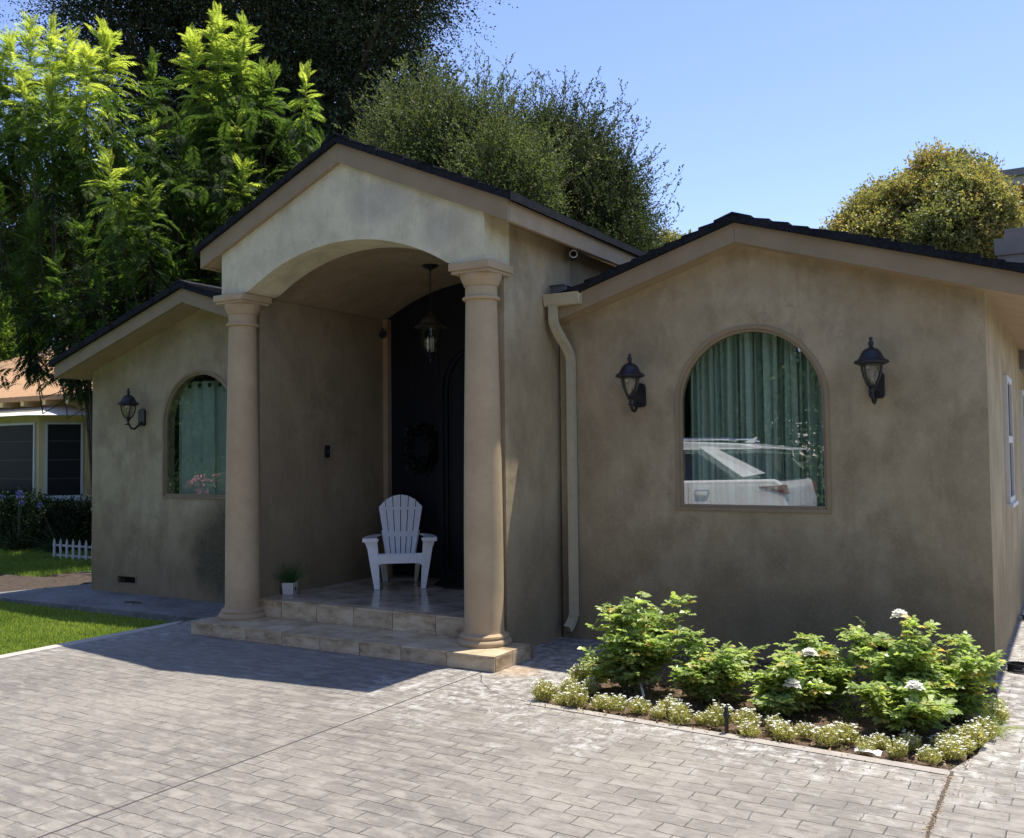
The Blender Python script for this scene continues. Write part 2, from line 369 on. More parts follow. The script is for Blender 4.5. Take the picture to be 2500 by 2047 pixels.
def soil():
    m,t,b = new_mat('soil'); p = coords(t); a = noise(t,p,18,8,.75); c = noise(t,p,70,5,.7)
    col = ramp(t,a,[(.36,(.05,.03,.018)),(.52,(.13,.08,.048)),(.66,(.24,.16,.10))])
    col = mix(t, ramp(t,c,[(.55,0),(.7,1)]), col, (.30,.22,.14)); L(t,col,b.inputs['Base Color']); b.inputs['Roughness'].default_value = .95
    bump(t,a,1,.04,b); return m
M['soil'] = soil()
def terrain_mat():
    m,t,b = new_mat('terrain_soil'); p = coords(t); a = noise(t,p,2.5,7,.7)
    col = ramp(t,a,[(.38,(.035,.05,.015)),(.5,(.06,.10,.02)),(.62,(.10,.075,.04))]); L(t,col,b.inputs['Base Color']); b.inputs['Roughness'].default_value = .95
    return m
M['terrain'] = terrain_mat()
M['lawnbase'] = simple('lawn_base', (.05,.095,.015), .95, nscale=14, var=.4)

def leaf_mat(name, stops, transl=.5, tcol=None, rough=.5, spec=.35, tmul=1.4):
    """leaf colour varies leaf by leaf through the 'tone' attribute"""
    m,t,b = new_mat(name)
    at = N(t,'ShaderNodeAttribute'); at.attribute_name = 'tone'
    col = ramp(t, at.outputs['Fac'], stops); L(t,col,b.inputs['Base Color']); b.inputs['Roughness'].default_value = rough
    b.inputs['Specular IOR Level'].default_value = spec
    tr = N(t,'ShaderNodeBsdfTranslucent')
    tc = mix(t, 1.0, col, tcol or (tmul,tmul*1.05,tmul*.55), 'MULTIPLY'); L(t,tc,tr.inputs['Color'])
    ms = N(t,'ShaderNodeMixShader'); ms.inputs[0].default_value = transl
    L(t,b.outputs[0],ms.inputs[1]); L(t,tr.outputs[0],ms.inputs[2])
    L(t,ms.outputs[0],t.nodes['Material Output'].inputs['Surface']); return m
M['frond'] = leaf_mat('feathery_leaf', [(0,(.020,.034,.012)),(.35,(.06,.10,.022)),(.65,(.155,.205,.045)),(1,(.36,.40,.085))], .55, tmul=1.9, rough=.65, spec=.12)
M['darkleaf'] = leaf_mat('dark_evergreen_leaf', [(0,(.014,.022,.009)),(.6,(.028,.042,.016)),(1,(.05,.068,.028))], .10, rough=.6, spec=.2)
M['oliveleaf'] = leaf_mat('olive_green_leaf', [(0,(.035,.046,.02)),(.5,(.08,.105,.04)),(1,(.15,.18,.07))], .35, rough=.6, spec=.2, tmul=1.5)
M['deepleaf'] = leaf_mat('deep_green_leaf', [(0,(.022,.032,.012)),(.5,(.045,.062,.024)),(1,(.085,.11,.04))], .3, rough=.6, spec=.2)
M['yellowleaf'] = leaf_mat('yellow_green_leaf', [(0,(.09,.105,.04)),(.5,(.25,.25,.095)),(.85,(.40,.335,.12)),(1,(.42,.29,.12))], .42, tmul=1.35)
M['orangeleaf'] = leaf_mat('orange_brown_leaf', [(0,(.08,.05,.02)),(.5,(.2,.12,.03)),(1,(.32,.18,.04))], .3, tmul=1.1)
M['hedgeleaf'] = leaf_mat('hedge_leaf', [(0,(.012,.022,.008)),(.6,(.025,.046,.014)),(1,(.055,.09,.025))], .2, rough=.6, spec=.2)
M['limeleaf'] = leaf_mat('lime_leaf', [(0,(.09,.14,.02)),(1,(.22,.30,.04))], .5, tmul=1.7)
M['roseleaf'] = leaf_mat('rose_leaf', [(0,(.10,.15,.04)),(.45,(.33,.42,.14)),(.85,(.50,.57,.23)),(.93,(.52,.47,.18)),(1,(.54,.36,.12))], .48, tmul=1.5, rough=.38, spec=.5)
M['alyleaf'] = leaf_mat('alyssum_leaf', [(0,(.20,.20,.07)),(.5,(.46,.44,.17)),(1,(.62,.55,.28))], .45, tmul=1.4)
M['grass'] = leaf_mat('grass_blade', [(0,(.10,.155,.03)),(.6,(.25,.33,.06)),(1,(.42,.46,.13))], .45, tmul=1.5)
M['potgrass'] = leaf_mat('pot_plant_leaf', [(0,(.03,.09,.025)),(1,(.07,.17,.05))], .3)
M['litter'] = leaf_mat('dry_leaf', [(0,(.16,.09,.04)),(.6,(.36,.25,.13)),(1,(.55,.45,.30))], .2, tmul=1)
M['petal'] = leaf_mat('white_petal', [(0,(.90,.88,.80)),(1,(.95,.94,.90))], .5, tcol=(1,1,1))
M['alyflower'] = leaf_mat('alyssum_flower', [(0,(.80,.82,.70)),(1,(.9,.9,.86))], .3, tcol=(1,1,1))
M['lilac'] = leaf_mat('lilac_petal', [(0,(.22,.22,.5)),(1,(.4,.38,.7))], .3, tcol=(1,1,1))
M['pink'] = leaf_mat('pink_petal', [(0,(.75,.14,.2)),(1,(.9,.35,.4))], .3, tcol=(1,1,1))
M['wreath'] = leaf_mat('wreath_leaf', [(0,(.006,.008,.006)),(1,(.016,.018,.014))], .1)

def glass(name, tintc, refl=.12, rough=.0):
    m = bpy.data.materials.new(name); m.use_nodes = True; t = m.node_tree; t.nodes.remove(t.nodes['Principled BSDF'])
    tr = N(t,'ShaderNodeBsdfTransparent'); tr.inputs[0].default_value = (*tintc,1)
    gl = N(t,'ShaderNodeBsdfGlossy'); gl.inputs['Roughness'].default_value = rough; gl.inputs['Color'].default_value = (1,1,1,1)
    ge = N(t,'ShaderNodeNewGeometry'); dt = N(t,'ShaderNodeVectorMath', operation='DOT_PRODUCT'); L(t,ge.outputs['Normal'],dt.inputs[0]); L(t,ge.outputs['Incoming'],dt.inputs[1])
    f = math_(t,'POWER', math_(t,'SUBTRACT', 1.0, math_(t,'ABSOLUTE', dt.outputs['Value'])), 5.0)
    f = math_(t,'ADD', math_(t,'MULTIPLY', f, .9-refl), .04+refl)
    ms = N(t,'ShaderNodeMixShader'); L(t,f,ms.inputs[0]); L(t,tr.outputs[0],ms.inputs[1]); L(t,gl.outputs[0],ms.inputs[2])
    L(t,ms.outputs[0],t.nodes['Material Output'].inputs['Surface']); return m
M['glass'] = glass('window_glass', (.86,.94,.89), .20)
M['glass2'] = glass('inner_window_glass', (.95,.98,.96), .07)
M['lampglass'] = glass('lantern_glass', (.72,.70,.62), .05, .05)
M['curtain'] = simple('curtain_fabric', (.60,.66,.57), .9, nscale=4, var=.05)

def white_car():
    m,t,b = new_mat('white_car_paint'); b.inputs['Base Color'].default_value = (.80,.80,.80,1); b.inputs['Roughness'].default_value = .25
    b.inputs['Coat Weight'].default_value = .6; return m
M['carpaint'] = white_car()
M['carglass'] = simple('car_glass', (.015,.018,.02), .05)
M['carred'] = simple('tail_lamp_red', (.16,.008,.01), .15)
M['chrome'] = simple('chrome', (.7,.7,.72), .15, metal=1)
M['tyre'] = simple('tyre', (.015,.015,.015), .8)

# ------------------------------------------------------------------ leaf cloud builder (numpy)
class Leaves:
    def __init__(s): s.P=[]; s.D=[]; s.Nn=[]; s.Ln=[]; s.W=[]; s.T=[]; s.slot=0; s.S=[]
    def add(s, P, D, Nn, Ln, W, T):
        P = np.atleast_2d(np.asarray(P, float)); n = max(len(P), len(np.atleast_2d(D)))
        if len(P) < n: P = np.repeat(P, n, 0)
        def ex(a, k=1):
            a = np.asarray(a, float)
            return np.broadcast_to(a, (n,3)) if k == 3 else np.broadcast_to(a, (n,))
        s.P.append(P); s.D.append(ex(D,3)); s.Nn.append(ex(Nn,3)); s.Ln.append(ex(Ln)); s.W.append(ex(W)); s.T.append(ex(T)); s.S.append(np.full(n, s.slot, dtype=np.int32))
    def build(s, name, mat, parent=None, fold=.18, shape='diamond'):
        P = np.concatenate(s.P); D = np.concatenate(s.D); Nn = np.concatenate(s.Nn); Ln = np.concatenate(s.Ln)[:,None]; W = np.concatenate(s.W)[:,None]; T = np.concatenate(s.T)
        D = D/(np.linalg.norm(D,axis=1,keepdims=True)+1e-9)
        S = np.cross(D, Nn); S /= (np.linalg.norm(S,axis=1,keepdims=True)+1e-9); U = np.cross(S, D)
        n = len(P)
        if shape == 'oval':
            vs_ = [P, P+D*Ln*.22+S*W*.36+U*W*fold*.7, P+D*Ln*.58+S*W*.5+U*W*fold, P+D*Ln*1.0-U*Ln*.10, P+D*Ln*.58-S*W*.5+U*W*fold, P+D*Ln*.22-S*W*.36+U*W*fold*.7]
        else: vs_ = [P, P+D*Ln*.45+S*W*.5+U*W*fold, P+D*Ln-U*Ln*.06, P+D*Ln*.45-S*W*.5+U*W*fold]
        q_ = len(vs_); V = np.stack(vs_,1).reshape(-1,3).astype(np.float32)
        me = bpy.data.meshes.new(name); me.vertices.add(q_*n); me.vertices.foreach_set('co', V.ravel())
        me.loops.add(q_*n); me.loops.foreach_set('vertex_index', np.arange(q_*n, dtype=np.int32))
        me.polygons.add(n); me.polygons.foreach_set('loop_start', np.arange(0,q_*n,q_, dtype=np.int32))
        me.update(calc_edges=True)
        at = me.color_attributes.new('tone', 'FLOAT_COLOR', 'POINT')
        T4 = np.repeat(np.clip(T,0,1),q_); col = np.stack([T4,T4,T4,np.ones_like(T4)],1).astype(np.float32)
        at.data.foreach_set('color', col.ravel())
        for m_ in (mat if isinstance(mat,(list,tuple)) else [mat]): me.materials.append(m_)
        me.polygons.foreach_set('material_index', np.concatenate(s.S))
        o = bpy.data.objects.new(name, me); C.objects.link(o)
        if parent: o.parent = parent
        return o
def rdir(n, bias=(0,0,0), k=1):
    v = rng.normal(size=(n,3)); v /= np.linalg.norm(v,axis=1,keepdims=True)
    v = v*k+np.array(bias); return v/np.linalg.norm(v,axis=1,keepdims=True)
def ratio(px):
    """x / y of the sight line through picture column px (of 2500), at eye height"""
    return (-.5117*1+0*0) if px is None else ray(px, 1100)[0]/ray(px, 1100)[1]
def ray(px, py):
    f = 2317.85; v = r2*((px-1250)/f)+u2*(-(py-1023.5)/f)+fw; return v
def at(px, py, y):
    d = ray(px, py); return Vector((0,0,1.6))+d*(y/d.y)

# ------------------------------------------------------------------ THE GROUND
RX0, RX1, RY = -3.95, -.535, 7.45      # right wing front wall
def sheet(name, pts, z, mat, sub=None, depth=None):
    mb = MB()
    if depth: mb.prism(pts, 2, z-depth, z)
    else:
        tri = tessellate_polygon([[Vector((p[0],p[1],0)) for p in pts]]); mb.add([(p[0],p[1],z) for p in pts], [tuple(t_) for t_ in tri])
    o = mb.build(name, mat); 
    return tag(o, kind='structure')
g = MB(); g.add([(-400,-400,-.16),(400,-400,-.16),(400,400,-.16),(-400,400,-.16)], [(0,1,2,3)]); tag(g.build('ground', M['terrain']), kind='structure')
bed = [(-3.02,5.40),(-.60,5.24),(-.50,5.6),(-.47,6.7),(-.545,7.44),(-3.1,7.44),(-3.12,6.2),(-3.06,5.75)]
drive = [(-7.52,-9),(6,-9),(6,40),(-.535,40),(-.535,7.46),(-.56,7.46)]+[(-.545,7.44),(-.47,6.7),(-.50,5.6),(-.60,5.24),(-3.02,5.40),(-3.06,5.75),(-3.12,6.2),(-3.1,7.46),(-3.95,7.46),(-7.6,7.5),(-7.6,6.3),(-7.52,6.2)]
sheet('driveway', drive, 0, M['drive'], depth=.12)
sheet('path', [(-7.6,6.62),(-7.6,7.6),(-10.55,7.6),(-10.6,9.2),(-10.72,8.6),(-11.02,7.76),(-11.42,6.5)], .0, M['path'], depth=.12)
sheet('kerb', [(-7.645,-9),(-7.52,-9),(-7.52,6.2),(-7.56,6.33),(-7.645,6.45)], .006, M['kerb'], depth=.14)
# flower bed: lumpy soil sheet
def lumpy(name, pts, z, mat, amp, step, seed=1, kind='structure'):
    bm = bmesh.new(); xs = [p[0] for p in pts]; ys = [p[1] for p in pts]
    from mathutils.geometry import intersect_point_tri_2d
    from mathutils import noise as mn
    def inside(x,y):
        c_ = False; n = len(pts); j = n-1
        for i in range(n):
            if (pts[i][1] > y) != (pts[j][1] > y) and x < (pts[j][0]-pts[i][0])*(y-pts[i][1])/(pts[j][1]-pts[i][1])+pts[i][0]: c_ = not c_
            j = i
        return c_
    nx = int((max(xs)-min(xs))/step)+2; ny = int((max(ys)-min(ys))/step)+2; gr = {}
    for i in range(nx):
        for j in range(ny):
            x = min(xs)+i*step; y = min(ys)+j*step
            gr[i,j] = bm.verts.new((x, y, z+amp*(mn.noise(Vector((x*5,y*5,seed)))+.6*mn.noise(Vector((x*17,y*17,seed)))+.35*mn.noise(Vector((x*45,y*45,seed))))))
    for i in range(nx-1):
        for j in range(ny-1):
            if inside(min(xs)+(i+.5)*step, min(ys)+(j+.5)*step): bm.faces.new((gr[i,j],gr[i+1,j],gr[i+1,j+1],gr[i,j+1]))
    for v in [v for v in bm.verts if not v.link_faces]: bm.verts.remove(v)
    me = bpy.data.meshes.new(name); bm.to_mesh(me); bm.free(); me.materials.append(mat)
    me.polygons.foreach_set('use_smooth', [True]*len(me.polygons))
    o = bpy.data.objects.new(name, me); C.objects.link(o); return tag(o, kind=kind)
lumpy('flower_bed_soil', [(p[0]*1, p[1]) for p in bed], -.012, M['soil'], .028, .03)
bb = MB()
fr = [(-3.02,5.40),(-.60,5.24)]
bb.add([(-3.10,5.335,.004),(-.60,5.165,.004),(-.60,5.245,.004),(-3.02,5.405,.004)], [(0,1,2,3)])
tag(bb.build('bed_kerb', M['bedborder']), kind='structure')
lumpy('lawn_soil', [(-7.645,-3),(-7.645,6.55),(-16,6.55),(-16,-3)], -.075, M['lawnbase'], .01, .15, 3)
lumpy('side_soil', [(-11.42,6.5),(-11.02,7.76),(-10.72,8.6),(-10.6,10),(-11.5,10),(-12.6,8.3),(-16,7.6),(-16,6.5)], -.02, simple('tree_shade_soil',(.045,.03,.018),.95,nscale=16,var=.4,bmp=.6,bscale=30), .03, .08, 5)  # soil colour darkened to stand in for the tree shade
sheet('neighbour_lawn_ground', [(-40,6.4),(-16,6.4),(-16,7.7),(-12.6,8.4),(-11.5,10),(-11.5,13),(-40,13)], -.03, M['lawnbase'], depth=.1)
sheet('street', [(-60,-22),(60,-22),(60,-13),(-60,-13)], -.1, simple('asphalt',(.055,.055,.058),.85,nscale=3,var=.2,bmp=.4))

def grass_field(name, x0,x1,y0,y1,z,n,h,test=None, tone=(.2,.9)):
    Lv = Leaves(); P = np.stack([rng.uniform(x0,x1,n), rng.uniform(y0,y1,n), np.full(n,z)],1)
    if test is not None: P = P[test(P)]
    n = len(P); cl = np.sin(P[:,0]*3.1)*np.cos(P[:,1]*2.7)*.12
    Lv.add(P, rdir(n,(0,0,1.6),.8), rdir(n), rng.uniform(.6,1.2,n)*h, h*.16, rng.uniform(tone[0],tone[1],n)+cl)
    return tag(Lv.build(name, M['grass']), kind='stuff')
grass_field('lawn_grass', -12.5,-7.65,3.6,6.5,-.07,90000,.055)
grass_field('neighbour_grass', -20,-11.2,6.6,10.6,-.03,60000,.07, lambda P: (P[:,1] > 7.9+.35*(P[:,0]+12.6)*-0.2) & ~((P[:,0]>-12.4)&(P[:,1]<9.2)), (0,.6))

# ------------------------------------------------------------------ THE HOUSE
house = empty('stucco_house', (-5.4,7.45,0), 0, 'tan stucco house with an arched entry porch on two columns between two gabled wings', 'house')
def HB(mb, name, mat, parent=house, smooth=False):
    """mesh given in world coordinates, stored relative to its parent"""
    o = mb.build(name, mat, None, smooth)
    o.parent = parent
    p = parent; off = Vector((0,0,0))
    while p is not None: off += Vector(p.location); p = p.parent
    o.matrix_parent_inverse = Matrix.Translation(-off)
    return o
# --- right wing front wall with arched opening
WZ = 2.73
def gable_outline(x0,x1,zc,xp,zp,z0=-.1): return [(x0,z0),(x1,z0),(x1,zc),(xp,zp),(x0,zc)]
RWIN = (-2.855,-1.62,1.135,2.618); LWIN = (-9.19,-7.955,1.145,2.61)
mb = MB()
vent_hole = [(-1.475,.105),(-1.145,.105),(-1.145,.215),(-1.475,.215)]
wall_xz(mb, gable_outline(RX0+.02,RX1,2.745,-2.235,3.27), [arch_loop(*RWIN, inset=.012), vent_hole], RY, RY+.16)
mb.box((RX1-.16,RY+.16,-.1),(RX1,16,2.745)); HB(mb,'right_wing_wall',M['wall'])
mb = MB(); vent2 = [(-9.995,.115),(-9.655,.115),(-9.655,.205),(-9.995,.205)]
wall_xz(mb, gable_outline(-10.49,-6.72,2.745,-8.62,3.345), [arch_loop(*LWIN, inset=.012), vent2], RY, RY+.16)
mb.box((-10.49,RY+.16,-.1),(-10.33,14,2.745)); HB(mb,'left_wing_wall',M['wall'])
# --- portico: side walls
mb = MB()
mb.box((-4.17,6.53,.0),(-3.95,6.621,3.130)); mb.box((-4.17,6.621,.0),(-3.95,7.70,3.50)); mb.box((-4.17,7.701,.0),(-3.975,10.0,3.50)); HB(mb,'porch_side_wall',M['wall'])
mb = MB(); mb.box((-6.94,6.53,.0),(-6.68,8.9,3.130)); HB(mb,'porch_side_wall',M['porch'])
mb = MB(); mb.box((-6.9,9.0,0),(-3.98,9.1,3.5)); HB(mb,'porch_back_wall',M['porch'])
# --- arched gable beam of the portico
gp = 4.15; gs = .433; gx = -5.4135
def zroof(x): return gp-gs*abs(x-gx)
arch = arch_loop(-6.56,-4.245,3.10,3.462,n=36,rise=.35)
a_pts = arch[2:]   # right to left along the curve
outl = [(-6.877,3.131),(-6.56,3.131)]+[(x,z) for x,z in reversed(a_pts)][1:-1]+[(-4.245,3.131),(-3.95,3.131),(-3.95,zroof(-3.95)),(gx,gp),(-6.877,zroof(-6.877))]
outl = [(x, max(z,3.131)) for x,z in outl]
mb = MB(); mb.prism(outl, 1, 6.24, 6.62); HB(mb,'arched_gable',M['gable'],smooth=False)
# vaulted ceiling behind, slightly wider
v_pts = arch_loop(-6.69,-4.16,3.14,3.475,n=36,rise=.335)[2:]
outl = [(-6.94,3.131),(-6.69,3.131)]+[(x,max(z,3.135)) for x,z in reversed(v_pts)]+[(-4.16,3.131),(-3.96,3.131),(-3.96,3.49),(gx,4.10),(-6.94,3.49)]
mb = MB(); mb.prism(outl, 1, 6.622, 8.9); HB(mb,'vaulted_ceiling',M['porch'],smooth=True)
# --- back of the porch: navy panelled wall with arched door
mb = MB(); mb.box((-6.66,8.47,.28),(-4.18,8.53,3.49))
for xx in (-6.3,-5.98): mb.box((xx,8.462,.30),(xx+.018,8.47,3.1))
HB(mb,'navy_entry_wall',M['navy'])
door = empty('entry_door', (0,0,0)); door.parent = house; door.matrix_parent_inverse = Matrix.Translation((5.4,-7.45,0))
def sub(mb, name, mat, parent, smooth=False):
    o = mb.build(name, mat, None, smooth); o.parent = parent; return o
mb = MB(); lo = arch_loop(-5.93,-4.83,.281,2.86); li = arch_loop(-5.93,-4.83,.281,2.86,inset=.055); ring_xz(mb, lo, li, 8.41, 8.469)
li2 = arch_loop(-5.93,-4.83,.281,2.86,inset=.10); ring_xz(mb, li, li2, 8.435, 8.469); sub(mb,'door_frame',M['navy'],door)
mb = MB(); mb.prism(arch_loop(-5.93,-4.83,.285,2.86,inset=.11),1,8.45,8.469)
for i in range(6): mb.box((-5.80+i*.155,8.444,.32),(-5.79+i*.155,8.45,2.5))
sub(mb,'door_panel',M['navy'],door)
mb = MB(); mb.tube([(-5.0,8.43,1.2),(-5.0,8.39,1.22),(-5.0,8.39,1.42),(-5.0,8.43,1.44)],.012); sub(mb,'door_handle',M['black'],door,True)
mb = MB(); mb.box((-6.68,8.40,.28),(-6.615,8.468,3.14)); HB(mb,'door_jamb',M['soffit'])
# --- fascia boards, shingles, soffits
def gable_roof(name, xp, zt_f, slope, xl, xr, yf, yb, fh, front_y, sh=.085, ov=.035, under=True, endL=True, endR=True):
    """zt_f: height of the top of the fascia at the peak; roof deck is a folded slab"""
    def z(x, d=0): return zt_f-slope*abs(x-xp)+d
    roof = empty(name,(0,0,0)); roof.parent = house; roof.matrix_parent_inverse = Matrix.Translation((5.4,-7.45,0))
    # front fascia
    mb = MB(); mb.prism([(xl,z(xl,-fh)),(xp,z(xp,-fh)),(xp,z(xp)),(xl,z(xl))],1,yf,yf+.045)
    mb.prism([(xp+.002,z(xp+.002,-fh)),(xr,z(xr,-fh)),(xr,z(xr)),(xp+.002,z(xp+.002))],1,yf+.001,yf+.046); sub(mb,'fascia_board',M['trim'],roof)
    # side eave boards
    if endR: mb = MB(); mb.box((xr-.04,yf+.047,z(xr,-fh)+.004),(xr-.002,yb,z(xr)-.006)); sub(mb,'eave_board',M['soffit'],roof)
    if endL: mb = MB(); mb.box((xl+.002,yf+.047,z(xl,-fh)+.004),(xl+.04,yb,z(xl)-.006)); sub(mb,'eave_board',M['soffit'],roof)
    # deck (soffit shows from below)
    mb = MB(); d0 = -fh+.004
    L_ = xl+(.042 if endL else .001); R_ = xr-(.042 if endR else .001)
    mb.prism([(L_,z(L_,d0)),(xp,z(xp,d0)),(R_,z(R_,d0)),(R_,z(R_,-.004)),(xp,z(xp,-.004)),(L_,z(L_,-.004))],1,yf+.048,yb); sub(mb,'soffit',M['soffit'],roof)
    # shingle courses: overlapping tabs, ragged at the front edge
    mb = MB(); rnd = random.Random(hash(name)%1000)
    for sgn,xe in ((-1,xl),(1,xr)):
        run = abs(xe-xp)+ov; c = .145; n = int(run/c)+1
        for i in range(n):
            u0 = run-(i+1)*c; u1 = run-i*c
            if u0 < 0: u0 = 0
            if u1 <= .01: continue
            y = yf-ov-rnd.uniform(0,.012); lift = rnd.uniform(-.004,.008)
            base = 0.002
            pts = [(u0,-slope*u0+base),(u1+.02,-slope*(u1+.02)+base),(u1+.02,-slope*(u1+.02)+base+sh*.86+lift),(u0,-slope*u0+base+sh*.62+lift)]
            pts = [(xp+sgn*u, zt_f+zz) for u,zz in pts]
            mb.prism(pts,1,y,yb)
            # upper layer of tabs of varying width along the slope edge
            yy = yf-ov
            while yy < min(yb, yf+5):
                wd = rnd.uniform(.12,.32); th = rnd.uniform(.003,.010)
                q = [(u0+.01,-slope*u0+base+sh*.62+lift),(u1+.018,-slope*(u1+.018)+base+sh*.86+lift),(u1+.018,-slope*(u1+.018)+base+sh*.86+lift+th),(u0+.01,-slope*u0+base+sh*.62+lift+th*.6)]
                mb.prism([(xp+sgn*u, zt_f+zz+.001) for u,zz in q],1,yy,yy+wd-.008); yy += wd
    # ridge caps
    yy = yf-ov-.01; 
    while yy < yb:
        lf = rnd.uniform(0,.008)
        mb.prism([(xp-.15,zt_f-slope*.15+sh*.75+lf),(xp,zt_f+sh*.75+lf+.004),(xp+.15,zt_f-slope*.15+sh*.75+lf),(xp+.15,zt_f-slope*.15+sh+.002+lf),(xp,zt_f+sh+.006+lf),(xp-.15,zt_f-slope*.15+sh+.002+lf)],1,yy,yy+.20); yy += .202
    sub(mb,'shingles',M['shingle'],roof)
    return roof
gable_roof('portico_roof', gx, 4.307, .433, -7.118, -3.707, 6.195, 10.5, .166, 6.2, sh=.07, ov=.03)
gable_roof('right_wing_roof', -2.27, 3.408, .309, -3.945, -.15, 7.25, 16.5, .152, 7.25, sh=.072, endL=False)
gable_roof('left_wing_roof', -8.455, 3.484, .318, -10.74, -6.96, 7.10, 14.5, .155, 7.1, endR=False)
# main body further back, low enough to stay behind the front roofs
mb = MB(); mb.box((-10.3,9.2,0),(-.72,15.9,2.7)); HB(mb,'rear_wall',M['wall'])
# --- windows
def arch_window(parent, box, y, name='arched_window'):
    wdw = empty(name,(0,0,0)); wdw.parent = parent; wdw.matrix_parent_inverse = Matrix.Translation((5.4,-7.45,0))
    lo = arch_loop(*box); l1 = arch_loop(*box, inset=.028); l2 = arch_loop(*box, inset=.050)
    mb = MB(); ring_xz(mb, lo, l1, y-.012, y+.07); ring_xz(mb, l1, l2, y+.006, y+.07); sub(mb,'window_frame',M['trim'],wdw)
    l3 = arch_loop(*box, inset=.044)
    mb = MB(); mb.add([(p[0],y+.020,p[1]) for p in l3], [tuple(t_) for t_ in tessellate_polygon([[Vector((p[0],p[1],0)) for p in l3]])])
    o = sub(mb,'pane',M['glass'],wdw)
    mb = MB(); cz = (box[2]+box[3])/2; cx = (box[0]+box[1])/2
    tx, tz = .0050, .0050
    mb.add([(p[0], y+.036+(p[0]-cx)*tx+(p[1]-cz)*tz, p[1]) for p in l3], [tuple(t_) for t_ in tessellate_polygon([[Vector((p[0],p[1],0)) for p in l3]])])
    sub(mb,'inner_pane',M['glass2'],wdw)
    # dark room behind
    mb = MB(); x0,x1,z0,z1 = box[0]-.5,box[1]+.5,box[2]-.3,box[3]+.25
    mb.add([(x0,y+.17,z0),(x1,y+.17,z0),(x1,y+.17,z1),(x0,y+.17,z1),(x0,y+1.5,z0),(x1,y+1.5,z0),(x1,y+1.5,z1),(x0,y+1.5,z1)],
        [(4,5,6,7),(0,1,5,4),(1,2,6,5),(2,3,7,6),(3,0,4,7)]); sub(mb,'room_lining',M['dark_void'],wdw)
    return wdw
arch_window(house, RWIN, RY); arch_window(house, LWIN, RY)
def side_window(y0,y1,z0,z1):
    wd = empty('side_window',(0,0,0)); wd.parent = house; wd.matrix_parent_inverse = Matrix.Translation((5.4,-7.45,0))
    x = RX1; f = .05; zm = (z0+z1)/2
    mb = MB(); mb.box((x-.01,y0,z0),(x+.028,y0+f,z1)); mb.box((x-.01,y1-f,z0),(x+.028,y1,z1)); mb.box((x-.01,y0+f,z1-f),(x+.028,y1-f,z1)); mb.box((x-.01,y0+f,z0),(x+.028,y1-f,z0+f)); mb.box((x-.01,y0+f,zm-.03),(x+.024,y1-f,zm+.03))
    sub(mb,'window_frame',M['white_trim'],wd)
    mb = MB(); mb.box((x-.008,y0+f,z0+f),(x+.006,y1-f,zm-.03)); mb.box((x-.008,y0+f,zm+.03),(x+.006,y1-f,z1-f)); sub(mb,'pane',M['dark_glass'],wd)
    mb = MB(); mb.box((x,y0-.03,z0-.035),(x+.05,y1+.03,z0-.001)); sub(mb,'sill',M['white_trim'],wd)
side_window(9.2,9.9,1.14,2.25); side_window(11.9,12.6,1.15,2.27)
# foundation vents
for (x0,x1,z0,z1) in ((-1.475,-1.145,.105,.215),(-9.995,-9.655,.115,.205)):
    v = empty('foundation_vent',(0,0,0)); v.parent = house; v.matrix_parent_inverse = Matrix.Translation((5.4,-7.45,0))
    mb = MB(); ring_xz(mb,[(x0-.008,z0-.008),(x1+.008,z0-.008),(x1+.008,z1+.008),(x0-.008,z1+.008)],[(x0+.006,z0+.006),(x1-.006,z0+.006),(x1-.006,z1-.006),(x0+.006,z1-.006)],RY-.006,RY+.03); sub(mb,'vent_frame',M['wall'],v)
    mb = MB(); n = 14
    for i in range(1,n): mb.box((x0+(x1-x0)*i/n-.0015,RY+.012,z0+.006),(x0+(x1-x0)*i/n+.0015,RY+.016,z1-.006))
    mb.box((x0,RY+.10,z0),(x1,RY+.11,z1)); sub(mb,'vent_mesh',M['dark_void'],v)
# --- columns
def column(x,y):
    c_ = empty('column',(x,y,.117)); c_.parent = house; c_.matrix_parent_inverse = Matrix.Translation((5.4,-7.45,0))
    mb = MB()
    prof = [(.214,0),(.219,.012),(.219,.028),(.208,.045),(.192,.050),(.190,.058),(.197,.066),(.194,.078),(.176,.088),(.166,.094)]
    mb.lathe(prof,n=48); sub(mb,'base',M['column'],c_,True)
    pr = [(.164,.094),(.158,.13),(.1565,.7)]+[(.1565-.030*((k/12)**1.5),.7+2.02*k/12) for k in range(1,13)]
    mb = MB(); mb.lathe(pr,n=48); sub(mb,'shaft',M['column'],c_,True)
    mb = MB(); mb.lathe([(.1262,2.72),(.148,2.724),(.153,2.735),(.148,2.746),(.130,2.750),(.129,2.83),(.140,2.836),(.142,2.85),(.150,2.862),(.166,2.90),(.170,2.918),(.170,2.925)],n=48)
    mb.box((-.172,-.172,2.926),(.172,.172,2.950)); mb.box((-.190,-.190,2.951),(.190,.190,3.010),.006); sub(mb,'capital',M['column'],c_,True)
column(-4.075,6.385); column(-6.755,6.385)
